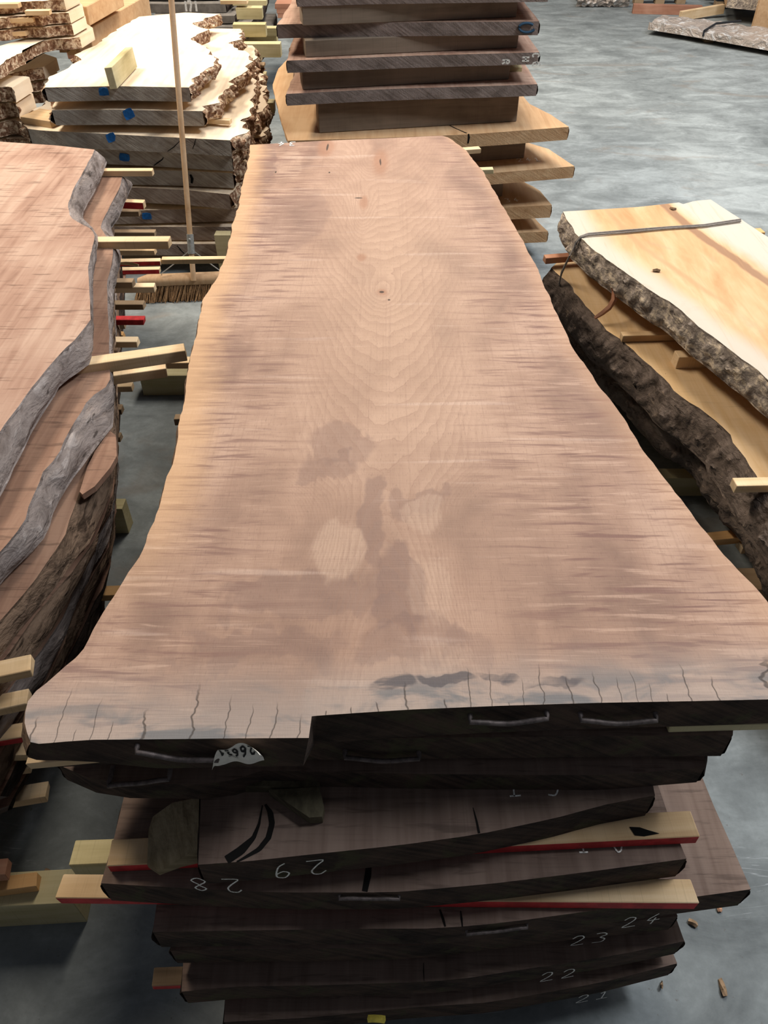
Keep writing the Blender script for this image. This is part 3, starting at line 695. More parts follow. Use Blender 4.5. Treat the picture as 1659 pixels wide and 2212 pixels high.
stick('stick', 'tiny stick end peeping left of the top slab over the grey floor', P(375, 906, 0.62), P(520, 900, 0.62), 0.03, 0.025, 'pine_dark', group=gcen)
stick('stick', 'pale stick lying from the left stack gap to the top slab edge', P(329, 784, 0.62), P(560, 782, 0.62), 0.04, 0.025, 'pine', group=gcen)
stick('timber_bearer', 'square timber bearer on the floor left of the top slab', P(300, 812, 0.108), P(900, 806, 0.108), 0.10, 0.108, 'pine_green', cat='bearer', group=gcen)
for px, y0 in ((0, 0.62), (0, 1.25)):
    stick('timber_bearer', ('front' if y0 < 1 else 'second') + ' floor bearer under the lowest slab of the central stack', Vector((-0.30, y0, 0.107)), Vector((0.40, y0, 0.107)), 0.09, 0.107, 'pine_dark', cat='bearer', group=gcen)

# ================================================================== LEFT STACK
gl = 'walnut slabs of the left stack'
ZL = [0.94, 0.845, 0.75, 0.655, 0.56, 0.465, 0.37, 0.275]; TL = 0.07
XL = -1.9
def lslab(k, label, top, bot, backpx, mats, **kw):
    z = ZL[k]; t = PP(top, z); b = PP(bot, z)   # lower outline is given at the lower face, moved to its own plane below
    b = [P(px, py, z - TL) for px, py in bot]; b = [Vector((p.x, p.y, z)) for p in b]
    f0 = Vector((XL, 0.45, z)); bk = PP(backpx, z); bk = [Vector((XL, bk[0].y - 0.02, z))] + bk
    if k > 1: bk = [Vector((XL, 3.70, z)), Vector((-1.32, 3.72, z))]
    slab('walnut_slab', label, [f0, Vector(((XL+t[0].x)/2, 0.5*(0.45 + t[0].y), z)), t[0]], t[1:], bk, [Vector((XL, 1.5, z))], TL, mats, nu=14, nv=60, group=gl,
         botR=b, bark=(False, True), seed=20+k*3, key='L%d' % k, **kw)
L1t = [(-130, 1110), (0, 935), (50, 862), (100, 797), (150, 745), (196, 692), (193, 620), (190, 575), (205, 515), (196, 494), (172, 482), (152, 470), (147, 440), (160, 405), (180, 370), (200, 335)]
L1b = [(-130, 1270), (0, 1075), (70, 933), (100, 883), (130, 832), (199, 783), (200, 700), (199, 610), (206, 560), (213, 512), (200, 492), (183, 478), (178, 462), (198, 427), (222, 379), (231, 350)]
lslab(0, 'pinkish walnut slab on top of the left stack with grey wavy edge', L1t, L1b, [(-80, 299), (0, 306), (120, 314), (204, 323)], ('walnut', 'walnut_end_grey', 'greybark'), jag=(0, 0.004), bamp=0.005, bulge=0.004, barkres=240)
L2t = [(-130, 1330), (0, 1192), (52, 1129), (63, 1091), (92, 1021), (126, 983), (152, 927), (190, 863), (236, 830), (238, 790), (236, 750), (232, 666), (230, 609), (236, 593), (246, 541), (228, 510), (216, 490), (222, 479), (239, 441), (258, 408)]
L2b = [(-130, 1420), (0, 1265), (63, 1199), (101, 1154), (117, 1107), (152, 1040), (196, 983), (246, 920), (246, 842), (241, 750), (245, 680), (247, 623), (260, 571), (262, 550), (246, 510), (241, 495), (255, 474), (271, 436), (287, 398)]
lslab(1, 'reddish brown walnut slab, second from the top of the left stack', L2t, L2b, [(0, 372), (264, 381)], ('walnut_brown', 'walnut_end_grey', 'greybark'), jag=(0, 0.004), bamp=0.007, bulge=0.004, barkres=240)
L3t = [(-130, 1470), (0, 1347), (47, 1287), (95, 1227), (142, 1151), (161, 1101), (171, 1053), (210, 1000), (240, 940), (240, 850), (238, 760), (238, 660), (236, 590), (240, 540), (240, 490)]
L3b = [(-130, 1560), (0, 1427), (47, 1357), (95, 1300), (149, 1227), (196, 1167), (222, 1115), (246, 1050), (252, 960), (246, 850), (243, 750), (242, 670), (244, 600), (246, 540), (246, 500)]
lslab(2, 'reddish brown walnut slab, third from the top of the left stack', L3t, L3b, [(0, 430), (255, 440)], ('walnut_brown', 'walnut_end_grey', 'brownbark'), jag=(0, 0.006), bamp=0.012, bulge=0.004, barkres=240)
L4t = [(-130, 1560), (0, 1437), (47, 1370), (95, 1310), (150, 1240), (196, 1180), (224, 1120), (244, 1060), (248, 960), (242, 850), (240, 740), (242, 640)]
L4b = [(-130, 1640), (0, 1508), (67, 1421), (127, 1342), (152, 1282), (178, 1210), (215, 1150), (246, 1085), (254, 990), (246, 870), (243, 760), (245, 660)]
lslab(3, 'grey-brown walnut slab, fourth from the top of the left stack', L4t, L4b, [(0, 480), (258, 490)], ('walnut_brown', 'walnut_end_grey', 'brownbark'), jag=(0, 0.006), bamp=0.012, bulge=0.005, barkres=240)
L5t = [(-100, 1640), (0, 1520), (72, 1425), (129, 1348), (150, 1300), (175, 1225), (208, 1165), (240, 1110), (250, 1010), (244, 880), (243, 780), (246, 680)]
L5b = [(-60, 1680), (40, 1540), (101, 1461), (130, 1400), (145, 1350), (181, 1270), (205, 1222), (236, 1170), (250, 1100), (247, 920), (245, 800), (248, 700)]
lslab(4, 'walnut slab with a thin bright rim, fifth from the top of the left stack', L5t, L5b, [(0, 525), (262, 532)], ('walnut_brown', 'walnut_end_grey', 'greybark'), jag=(0, 0.006), bamp=0.010, bulge=0.006, barkres=240)
L6t = [(-40, 1700), (50, 1545), (104, 1465), (133, 1403), (150, 1350), (184, 1275), (208, 1228), (238, 1180), (249, 1110), (247, 950), (246, 830), (250, 720)]
L6b = [(-20, 1740), (70, 1560), (120, 1470), (140, 1420), (175, 1335), (205, 1275), (222, 1240), (242, 1195), (247, 1120), (246, 980), (247, 860), (251, 740)]
lslab(5, 'dark walnut slab, sixth from the top of the left stack', L6t, L6b, [(0, 566), (262, 574)], ('walnut_brown', 'walnut_end_grey', 'brownbark'), jag=(0, 0.008), bamp=0.014, bulge=0.006, barkres=200)
L7t = [(0, 1720), (85, 1560), (126, 1480), (150, 1420), (185, 1340), (212, 1280), (228, 1250), (240, 1215), (242, 1150), (244, 1010), (247, 890), (252, 770)]
L7b = [(20, 1720), (95, 1580), (140, 1490), (165, 1440), (196, 1375), (216, 1310), (230, 1265), (238, 1225), (240, 1170), (244, 1050), (247, 910), (253, 800)]
lslab(6, 'dark walnut slab second from the floor in the left stack', L7t, L7b, [(0, 610), (265, 615)], ('walnut_brown', 'walnut_end_grey', 'darkbark'), jag=(0, 0.008), bamp=0.015, bulge=0.006, barkres=200)
L8t = [(20, 1740), (105, 1580), (150, 1490), (175, 1440), (200, 1385), (204, 1330), (222, 1290), (232, 1250), (236, 1190), (242, 1060), (246, 930), (254, 820)]
lslab(7, 'lowest dark walnut slab of the left stack', L8t, [(a-4, b+12) for a, b in L8t], [(0, 650), (268, 655)], ('walnut_brown', 'walnut_end_grey', 'darkbark'), jag=(0, 0.008), bamp=0.015, bulge=0.006, barkres=200)
# a loose flake of edge wood on the second slab's side
fb = PP([(172, 1062), (178, 1068), (205, 1050), (238, 1010), (252, 985), (250, 940), (236, 930), (205, 975), (188, 1010)], 0.772)
c = sum(fb, Vector())/len(fb); c.z = 0.755
o = poly_solid('edge_flake', fb, [0.017]*len(fb), 'walnut_brown', None, c); o.location = c; tag(o, 'loose pale flake of edge wood leaning on the left stack', 'flake')

def ls(lvl, label, x0, y0, x1, y1, mat='pine', front=None, wd=0.035, h=0.024, ext=0.25, name='stick', cat='stick'):
    z = ZL[0] - TL - 0.095*(lvl-1)
    return stick(name, label, P(x0, y0, z), P(x1, y1, z), wd, h, mat, front, cat, 'spacer sticks of the left stack', ext)
ls(1, 'pale spacer stick at the far end under the top slab of the left stack', 232, 369, 327, 369)
ls(2, 'short red-faced spacer end under the second slab of the left stack', 262, 436, 308, 438, front='redpaint', h=0.03)
ls(3, 'grey spacer end shaded below the upper red-faced stick', 250, 457, 298, 457, 'pine_dark')
ls(4, 'pale spacer stick above the thick yellow one, left stack', 240, 502, 333, 502, 'pine_dark')
ls(1, 'thick yellow spacer jutting far out of the left stack', 212, 522, 363, 521, wd=0.045, h=0.03)
ls(5, 'pale spacer stick just below the thick yellow one', 240, 541, 333, 541)
ls(6, 'red-faced spacer stick tangled with straw beside the broom handle', 250, 566, 345, 564, front='redpaint')
ls(7, 'lower red-faced spacer stick near the broom head', 255, 584, 344, 582, front='redpaint')
ls(6, 'pale batten passing in front of the broom handle', 347, 561, 520, 559, ext=0.0)
ls(2, 'stubby brown spacer block over the pale stick by the broom head', 240, 610, 285, 610, 'pine_dark')
ls(3, 'pale spacer stick pointing at the broom bristles', 240, 621, 331, 620)
ls(4, 'knotty brown spacer stick over bare floor, left stack', 240, 658, 309, 658, 'pine_dark')
ls(5, 'lone red spacer stick over bare floor, left stack', 240, 691, 309, 691, 'redpaint', 'redpaint')
ls(6, 'stub of brown spacer just below the lone red one', 240, 700, 267, 700, 'pine_dark')
ls(7, 'stub of orange spacer above the pale short one', 240, 724, 264, 724, 'pine_orange')
ls(3, 'pale short spacer above the long slanting batten', 238, 738, 294, 738)
ls(1, 'long slanting rough batten jutting from under the top left slab', 190, 788, 401, 757, wd=0.045, h=0.035)
ls(2, 'second slanting batten resting below the long one', 236, 813, 358, 796, wd=0.045, h=0.032)
ls(4, 'pale spacer end under the slanting battens', 236, 784, 330, 780, wd=0.03)
ls(5, 'short pale spacer left of the square floor bearer', 240, 836, 283, 835)
ls(6, 'small spacer stub low on the left stack', 240, 885, 260, 885, 'pine_dark')
ls(8, 'small spacer stub lower on the left stack, nearly hidden', 240, 945, 258, 945, 'pine_dark')
stick('stick', 'orange stick bridging the gap between left stack and top slab', P(150, 1290, 0.32), P(300, 1284, 0.32), 0.04, 0.025, 'pine_orange', group='spacer sticks of the left stack')
def bearer_end(label, px0, px1, py_top, py_bot, Y, depth):
    a = PY(px0, py_bot, Y); b = PY(px1, py_bot, Y); h = PY(px1, py_top, Y).z
    stick('timber_bearer', label, Vector((a.x - depth, Y, h)), Vector((b.x, Y, h)), 0.06, h, 'pine_green', cat='bearer', group='spacer sticks of the left stack')
bearer_end('upright-looking bearer end on the floor beside the left stack', 258, 280, 1100, 1152, P(270, 1152, 0).y, 0.5)
fs_ = 'stick ends at the near left'
def fst(label, x0, y0, x1, y1, z, wd=0.04, h=0.028, mat='pine', front=None, ext=0.3):
    stick('stick', label, P(x0, y0, z), P(x1, y1, z), wd, h, mat, front, 'stick', fs_, ext)
fst('split-ended pale stick, topmost at the near left', 0, 1462, 66, 1448, 0.68, 0.045, 0.024)
fst('pale stick second from the top at the near left', 0, 1532, 58, 1520, 0.585, 0.042, 0.024)
fst('red-faced stick end beside the top slab left tip', 0, 1600, 60, 1590, 0.49, 0.040, 0.022, front='redpaint')
fst('wide pale stick under the red-faced one at the near left', 0, 1634, 75, 1632, 0.395, 0.045, 0.024)
fst('half-hidden pale stick below the wide one', 0, 1668, 62, 1660, 0.30, 0.04, 0.024)
fst('splintered pale stick over bare grey floor at the near left', 0, 1738, 98, 1722, 0.203, 0.045, 0.028)
fst('small stick tip at the left border above the bearer', -40, 1895, 10, 1890, 0.20, 0.04, 0.03, 'pine_red')
fst('reddish stick lying across the big bearer at the near left', 0, 1925, 76, 1915, 0.155, 0.035, 0.03, 'pine_orange')
a, b = P(-60, 1962, 0.125), P(160, 1950, 0.125)
stick('timber_bearer', 'thick greenish timber bearer on the floor at the near left', a, b, 0.08, 0.125, 'pine_green', cat='bearer', group=fs_, ext=0.3)

# ================================================================== PALE BURL STACK (behind, left)
ge = 'pale burl slabs with blue tags'
def eslab(k, label, z, t, front, right, back, left, mats=('pale', 'pale_end', 'burl'), **kw):
    a = dict(nu=16, nv=50, jag=(0.03, 0.045), jfreq=10, bamp=0.030, bfreq=26, bulge=0.010, barkres=230, rows=8)
    a.update(kw)
    slab('burl_slab', label, front, right, back, left, t, mats, group=ge, seed=40+3.3*k, key='P%d' % k, edge_name='bark_edge', **a)
ez = [(.976, .066), (.868, .072), (.755, .078), (.665, .078), (.566, .08), (.475, .083), (.355, .075), (.265, .078), (.178, .068)]
z = ez[0][0]
eslab(0, 'top cream burl slab with a loose timber block lying on it', z, .066, PP([(96, 189), (250, 186), (408, 189)], z), PP([(430, 168), (452, 145), (468, 128), (440, 100), (412, 84), (432, 72), (452, 64), (415, 52), (445, 40)], z),
      PP([(300, 36), (400, 27), (476, 30)], z), PP([(112, 165), (178, 128), (160, 118), (205, 98), (250, 66)], z), jag=(0.02, 0.03))
z = ez[1][0]
eslab(1, 'cream burl slab with a bright blue tag, second from the top', z, .072, PP([(112, 238), (250, 237), (437, 240)], z), PP([(458, 225), (478, 200), (492, 182), (512, 165), (538, 152), (540, 120), (500, 95), (525, 75)], z),
      PP([(300, 60), (520, 62)], z), PP([(118, 225), (108, 210), (170, 150), (230, 95)], z))
z = ez[2][0]
eslab(2, 'wide grey-ended burl slab with ragged left side, third from the top', z, .078, PP([(60, 278), (90, 282), (300, 293), (497, 303)], z), PP([(525, 285), (515, 258), (545, 250), (550, 215), (556, 180), (548, 130)], z),
      PP([(300, 95), (545, 98)], z), PP([(50, 262), (70, 240), (130, 190), (200, 150)], z))
z = ez[3][0]
eslab(3, 'grey-ended burl slab with a crack and blue tag, fourth from the top', z, .078, PP([(110, 318), (300, 325), (500, 337)], z), PP([(520, 312), (545, 290), (540, 265), (570, 240), (568, 190), (556, 150)], z),
      PP([(300, 120), (552, 125)], z), PP([(110, 300), (150, 230)], z))
z = ez[4][0]
eslab(4, 'grey burl slab with a vertical split, fifth from the top', z, .08, PP([(150, 364), (400, 369), (502, 374)], z), PP([(525, 345), (540, 310), (580, 280), (578, 240), (565, 200)], z),
      PP([(300, 150), (560, 160)], z), PP([(160, 330), (200, 250)], z))
z = ez[5][0]
eslab(5, 'brown-grey burl slab with faint red smear, sixth from the top', z, .083, PP([(180, 402), (300, 405), (400, 410), (495, 420)], z), PP([(520, 395), (545, 350), (572, 310), (575, 270)], z),
      PP([(300, 185), (565, 200)], z), PP([(190, 360), (220, 280)], z), mats=('pale', 'pale_end_red', 'burl'))
z = ez[6][0]
eslab(6, 'brown-grey burl slab with blue tag and red smear, third from the floor', z, .075, PP([(220, 456), (360, 453), (520, 449)], z), PP([(540, 415), (560, 360), (580, 320)], z),
      PP([(300, 240), (570, 250)], z), PP([(230, 400), (250, 320)], z), mats=('pale', 'pale_end_red', 'burl'))
z = ez[7][0]
eslab(7, 'grey burl slab second from the floor behind the broom', z, .078, PP([(230, 489), (400, 490), (525, 490)], z), PP([(545, 450), (565, 390), (580, 350)], z),
      PP([(300, 280), (570, 290)], z), PP([(240, 430), (260, 350)], z), mats=('pale', 'pale_end_red', 'burl'))
z = ez[8][0]
eslab(8, 'lowest grey burl slab behind the broom, with a diagonal crack', z, .068, PP([(240, 527), (400, 527), (525, 527)], z), PP([(545, 480), (565, 420)], z),
      PP([(300, 320), (570, 330)], z), PP([(250, 470)], z), mats=('pale', 'pale_end_red', 'burl'))
for i, (xx, yy) in enumerate(((-1.5, 4.38), (-1.45, 5.4))):
    stick('timber_bearer', ('near' if i == 0 else 'far') + ' floor bearer under the pale burl stack', Vector((-1.55, yy, .105)), Vector((-0.92, yy, .105)), 0.09, 0.105, 'pine_dark', cat='bearer')
def blue_tag(key, px, py, sx, sy, ang):
    s = SLABS[key]; c = face_pt(key, px, py, 0.004); vs = []; d = c.y*1.05/FPX
    for (a, b) in ((-1, -1), (-.2, -1.1), (1, -0.9), (1.05, 0.2), (0.9, 1), (0.1, 1.05), (-0.95, 0.85), (-1.1, 0)):
        xx, zz = a*sx/2*d, b*sy/2*d; vs.append(c + Vector((xx*math.cos(ang) - zz*math.sin(ang), -0.003*(a*b), xx*math.sin(ang) + zz*math.cos(ang))) - s['base'])
    n = len(vs); vs += [v + Vector((0, 0.004, 0)) for v in vs]
    fs = [tuple(range(n)), tuple(n+k for k in reversed(range(n)))] + [(i, n+i, n+(i+1) % n, (i+1) % n) for i in range(n)]
    o = mesh_obj('paper_tag', vs, fs, 'blue', s['root'], smooth=False); o['label'] = 'small blue paper tag'
blue_tag('P0', 224, 198, 17, 13, -.05); blue_tag('P1', 278, 246, 19, 17, .3); blue_tag('P2', 240, 297, 18, 15, .25); blue_tag('P3', 269, 340, 19, 14, -.2); blue_tag('P6', 317, 467, 18, 13, -.1)
def face_line(key, pts, wpx, name='split', mat='crack'):
    s = SLABS[key]; vs, fs = [], []; q = [face_pt(key, a, b, 0.002) for a, b in pts]
    for i, p in enumerate(q):
        d = wpx*p.y*1.05/FPX/2; t = (q[min(i+1, len(q)-1)] - q[max(i-1, 0)]); n = Vector((-t.z, 0, t.x)).normalized()
        k = d*(0.3 + 0.7*math.sin(math.pi*(i+0.5)/len(q)))
        vs += [p + n*k - s['base'], p - n*k - s['base']]
    for i in range(len(q)-1): fs.append((2*i, 2*i+1, 2*i+3, 2*i+2))
    return mesh_obj(name, vs, fs, mat, s['root'], smooth=False)
face_line('P3', [(332, 358), (340, 352), (350, 345), (353, 340)], 2.2); face_line('P2', [(362, 327), (375, 318), (388, 305)], 1.6)
face_line('P4', [(411, 377), (415, 386), (414, 396)], 6); face_line('P8', [(382, 530), (390, 540), (398, 548)], 2.5)
face_line('P2', [(423, 300), (420, 312), (416, 322)], 1.5)
# loose block on top
zt = .976
bq = [P(243, 188, zt), P(265, 188, zt), P(298, 148, zt), P(280, 143, zt)]; c = (P(254, 188, zt) + P(290, 145, zt))/2
d = (P(290, 146, zt+0.0) - P(254, 188, zt)); L_ = d.length; d.normalize()
o = stick('timber_block', 'loose greenish timber block tipped on the top burl slab', Vector((0, 0, 0)), Vector((1, 0, 0)), 0.05, 0.1, 'pine_green', cat='block')
bm = box_mesh(0.42, 0.037, 0.096, 0.002, 0.001, 5); bm.to_mesh(o.data); bm.free()
p0 = P(252, 189, zt); ang = math.radians(90)
o.matrix_world = Matrix.Translation(p0 + Vector((math.cos(ang)*0.16, math.sin(ang)*0.16, 0.005))) @ Matrix.Rotation(ang, 4, 'Z') @ Matrix.Rotation(math.radians(-4), 4, 'X')
# sticks seen among the burl edges
gs = 'spacer sticks of the pale burl stack'
stick('stick', 'pale spacer stick on the burl edge right of the broom handle', P(438, 257, .79), P(496, 260, .79), 0.04, 0.022, 'pine', group=gs)
stick('timber_block', 'squarish pale block under the left of the second burl slab', P(42, 252, .79), P(108, 262, .79), 0.16, 0.035, 'pine', cat='block', group=gs)
stick('timber_post', 'upright-looking greenish block end by the lowest burl slab', PY(462, 508, 4.17), PY(520, 508, 4.17), 0.06, PY(462, 508, 4.17).z, 'pine_green', cat='block', group=gs)

# ---- broom leaning on the burl stack
bp = P(418, 602, 0.115); br_root = empty('broom', Vector((bp.x, bp.y, 0))); tag(br_root, 'wooden push broom leaning on the pale burl stack', 'broom')
hb = Vector((bp.x, bp.y, 0)); top_c = P(385, 187, 0.99); top_c = PY(385, 187, 4.27)
dirn = (top_c - bp).normalized(); pts = [bp + dirn*s for s in np.linspace(-0.01, 1.62, 12)]
tube('handle', pts, 0.0145, 'broomwood', br_root, hb, 12)
hl, hr = P(296, 612, 0.10), P(560, 601, 0.10); dd = (hr-hl); hn = Vector((-dd.y, dd.x, 0)).normalized(); up = Vector((0, 0, 1))
vs, fs = [], []; prof = [(-.035, 0), (-.038, .022), (-.030, .040), (-.012, .050), (.012, .050), (.030, .040), (.038, .022), (.035, 0)]
for i in range(13):
    s = i/12; e = 1 - 0.35*max(0, abs(2*s-1)-0.85)/0.15
    for a, b in prof: vs.append(hl + dd*s + hn*(a*e+0.03) + up*(b*e - 0.02) - hb)
k = len(prof)
for i in range(12):
    for j in range(k): fs.append((i*k+j, i*k+(j+1) % k, (i+1)*k+(j+1) % k, (i+1)*k+j))
fs += [tuple(range(k)), tuple(12*k+j for j in reversed(range(k)))]
mesh_obj('head', vs, fs, 'broomwood', br_root)
vs, fs = [], []; rr = random.Random(4)
for i in range(3200):
    s = rr.random(); a = rr.uniform(-.033, .033); p = hl + dd*s + hn*(a+0.03) - up*0.018; q = p + hn*(a*0.9 - 0.015 + rr.uniform(-.012, .012)) + dd.normalized()*(rr.uniform(-.02, .012) - 0.02) - up*(p.z - 0.002 - rr.uniform(0, .008)); q.z = max(q.z, 0.002)
    t = Vector((rr.uniform(-1, 1), rr.uniform(-1, 1), 0)).normalized()*0.003; n0 = len(vs); vs += [p - t - hb, p + t - hb, q + t*0.8 - hb, q - t*0.8 - hb]; fs.append((n0, n0+1, n0+2, n0+3))
b_ = mesh_obj('bristles', vs, fs, 'bristle', br_root, smooth=False); b_['kind'] = 'stuff'
s0 = 0.13; bc = [bp + dirn*(s0 + k*0.02) for k in range(6)]
sl = tube('bracket', bc, 0.019, 'zinc', br_root, hb, 12)
for sx in (-1, 1):
    q0 = bp + dirn*(s0+0.01) + Vector((sx*0.016, 0, 0)); q1 = bp + Vector((sx*0.17, 0.0, 0.03))
    tube('stay_wire', [q0, q0 + (q1-q0)*0.5 + Vector((sx*0.01, 0, -0.01)), q1, q1 + Vector((0, 0, -0.01))], 0.0028, 'zinc', br_root, hb, 6)
bs = tube('bolt', [bp + dirn*(s0+0.08) + Vector((0, -0.018, 0)), bp + dirn*(s0+0.08) + Vector((0, -0.027, 0))], 0.006, 'zinc', sl, hb)

# ================================================================== FAR LEFT BURL STACK
gw = 'bark-edged burl slabs at the far left'
def wslab(k, label, z, top, bd, t, x0px=-140, depth=0.9):
    # long boards lying across: their natural edge faces us (built with the near edge as the left side)
    pts = PP(top, z); l = pts[0]; r = pts[-1]
    a = [Vector((p.x, p.y, z)) for p in pts]
    front = [Vector((r.x + 0.05, r.y + depth, z)), r]           # right-hand end, from back to near
    back = [Vector((l.x, l.y + depth*0.5, z)), l]
    slab('burl_slab', label, [Vector((r.x-0.12, r.y + depth*0.5, z)), Vector((r.x+0.02, r.y+0.22, z)), r], list(reversed(a[1:-1])), back, [], t, ('pale', 'pale', 'burl'), nu=12, nv=36, group=gw, jag=(0, 0.03), jfreq=9,
         bark=(False, True), bamp=0.025, bfreq=24, bulge=0.008, barkres=150, seed=80+k*2.7, key='W%d' % k, edge_name='bark_edge', rows=7)
YW = 5.0
def zW(py): return PY(100, py, YW).z
wslab(0, 'burl slab cut off by the top border at the far left', zW(4), [(-140, 12), (0, 8), (60, 3), (138, 0)], 0, 0.05)
wslab(1, 'second visible burl slab at the far left, cream right end', zW(31), [(-140, 42), (0, 38), (60, 34), (148, 28)], 0, 0.05)
wslab(2, 'third visible burl slab at the far left, level bark edge', zW(57), [(-140, 70), (0, 66), (60, 60), (155, 54)], 0, 0.05)
wslab(3, 'drooping burl slab at the far left with a jagged dark hollow beneath', zW(84), [(-140, 168), (-60, 158), (0, 140), (40, 115), (70, 96), (110, 86), (172, 80)], 0, 0.055)
wslab(4, 'rounded burl slab end inside the dark hollow at the far left', zW(148), [(-60, 176), (20, 160), (60, 150), (92, 146)], 0, 0.06, depth=0.7)
wslab(5, 'burl slab below the rounded one at the far left', zW(178), [(-60, 188), (20, 182), (60, 178), (93, 175)], 0, 0.05, depth=0.7)
wslab(6, 'orange-barked burl slab beside the pale square block', zW(206), [(-60, 218), (30, 212), (60, 207), (90, 202)], 0, 0.05, depth=0.7)
YV = 4.45
def zV(py): return PY(20, py, YV).z
wslab(7, 'small lumpy burl slab end at the left border, upper', zV(188), [(-90, 196), (-20, 190), (10, 186), (26, 190)], 0, 0.07, depth=0.5)
wslab(8, 'small lumpy burl slab end at the left border, middle', zV(226), [(-90, 236), (-20, 228), (14, 222), (34, 226)], 0, 0.07, depth=0.5)
wslab(9, 'small lumpy burl slab end at the left border, lower', zV(264), [(-90, 274), (-20, 268), (20, 260), (44, 266)], 0, 0.07, depth=0.5)
wslab(10, 'burl slab low at the left border behind the left stack', zV(300), [(-90, 312), (-20, 305), (30, 300), (60, 302)], 0, 0.07, depth=0.5)
gws = 'spacer sticks at the far left'
for lb, x0, y0, x1, y1, yy in (('topmost', -40, 9, 38, 8, 4), ('second', 52, 24, 105, 23, 31), ('third', -40, 41, 69, 39, 31), ('fourth', 12, 69, 54, 68, 57), ('fifth', 32, 99, 64, 98, 84)):
    zz = zW(yy) + (0.022 if lb != 'third' else 0.02)
    stick('stick', lb + ' pale spacer end from the top among the far left burl slabs', PY(x0, y0, 4.93), PY(x1, y1, 4.93), 0.05, 0.022, 'pine', group=gws)
stick('stick', 'grey spacer end beside the dark hollow at the far left', PY(126, 101, 5.1), PY(143, 101, 5.1), 0.06, 0.03, 'pine_dark', group=gws)
stick('stick', 'pale spacer end beside the dark hollow at the far left', PY(143, 103, 5.15), PY(163, 102, 5.15), 0.06, 0.04, 'pine', group=gws)
# square timbers running away behind
gt = 'long square timbers behind the burl stacks'
def beam(label, a, b, wd, h, mat):
    stick('square_timber', label, a, b, wd, h, mat, cat='timber', group=gt, bev=0.004)
beam('pale long square timber behind the burl stack, nearest', P(191, 62, 1.0), P(320, -12, 1.0), 0.16, 0.13, 'tan')
beam('reddish long timber below the pale square timber', P(195, 92, .84), P(312, 12, .84), 0.18, 0.10, 'brick')
beam('orange long timber at the top border behind the far left slabs', P(186, 14, 1.13), P(262, -26, 1.13), 0.20, 0.10, 'tan')
beam('reddish long timber lowest beside the top burl slab', P(210, 96, .70), P(318, 28, .70), 0.2, 0.14, 'brick')
stick('stick', 'greenish spacer end above the pale square timber', PY(140, 8, 5.6), PY(210, 9, 5.6), 0.05, 0.045, 'pine_green', group=gt)
stick('stick', 'pale greenish spacer between the long timbers', PY(200, 18, 6.2), PY(232, 20, 6.2), 0.3, 0.05, 'pine_green', group=gt)
# dark slabs further back, their bearers to the right
gd = 'dark slabs far behind the burl stack'
def dslab(k, label, x0, y0, x1, y1, Y, h, depth=1.6):
    a, b = PY(x0, y0, Y), PY(x1, y1, Y); z = (a.z+b.z)/2
    f = [Vector((a.x, Y, z)), Vector(((a.x+b.x)/2, Y-0.01, z)), Vector((b.x, Y+0.02, z))]
    slab('dark_slab', label, f, [Vector((b.x+0.04, Y+depth*0.5, z))], [Vector((a.x, Y+depth, z)), Vector((b.x, Y+depth, z))], [Vector((a.x-0.03, Y+depth*.5, z))], h, ('darkgrey', 'darkgrey', 'darkbark'), nu=8, nv=12, group=gd,
         barkres=30, rows=3, seed=110+k, key='T%d' % k, jag=(0.02, 0.02))
dslab(0, 'dark slab at the top border behind the broom handle', 312, -14, 470, -14, 7.4, 0.045)
dslab(1, 'dark grey slab with white spray marks behind the broom handle', 314, 9, 486, 8, 7.3, 0.062)
dslab(2, 'dark slab end showing beside the top burl slab tip', 330, 35, 506, 35, 7.2, 0.052)
dslab(3, 'lower dark slab end showing right of the top burl slab', 340, 60, 532, 60, 7.1, 0.08)
dslab(4, 'lowest dark slab end almost hidden by burl edges', 340, 120, 552, 120, 6.9, 0.10)
T1 = SLABS['T1']
for ch, px in (('|', 398), ('7', 407), ('|', 420)):
    write('spray_mark', ch, PY(px, 24, 7.27), (1, 0, 0), (0, 0, 1), (0, -1, 0), 0.07, 1, 0.016, 'whitepaint', T1['root'], T1['base'], seed=3, lift=0.012)
gb = 'bearer ends between the two rear stacks'
for lb, x0, y0, x1, hpx, Y, mt in (('pale bearer end at the top border between the rear stacks', 503, 1, 533, 6, 7.0, 'pine'), ('greenish bearer end at the top border', 528, 1, 575, 8, 7.4, 'pine_green'),
                               ('yellow bearer end below the top border between the rear stacks', 537, 17, 565, 18, 7.0, 'pine_green'), ('square yellow bearer end with a long one behind', 530, 53, 573, 20, 6.8, 'pine_green'),
                               ('long greenish bearer end behind the square yellow one', 560, 61, 597, 13, 7.1, 'pine_green'), ('shaded greenish bearer end above the widest one', 540, 76, 597, 15, 7.2, 'pine_green'),
                               ('widest pale bearer end between the rear stacks', 530, 95, 605, 22, 6.7, 'pine_green'), ('small pale bearer stub under the widest one', 545, 119, 563, 11, 6.8, 'pine'),
                               ('thin grey stick end in the gap between rear stacks', 535, 141, 570, 4, 6.0, 'pine_dark'), ('small pale bearer stub over the floor gap', 550, 161, 573, 18, 6.2, 'pine_green'),
                               ('thin grey stick lower in the gap between rear stacks', 548, 199, 571, 4, 5.6, 'pine_dark'), ('lowest pale bearer end with a dark stain in the gap', 545, 222, 591, 20, 5.5, 'pine_green')):
    a, b = PY(x0, y0, Y), PY(x1, y0, Y); stick('timber_bearer', lb, a, b, 0.09, hpx*Y*1.02/FPX, mt, cat='bearer', group=gb, ext=0.1)
gr = 'red-brown planks at the top border'
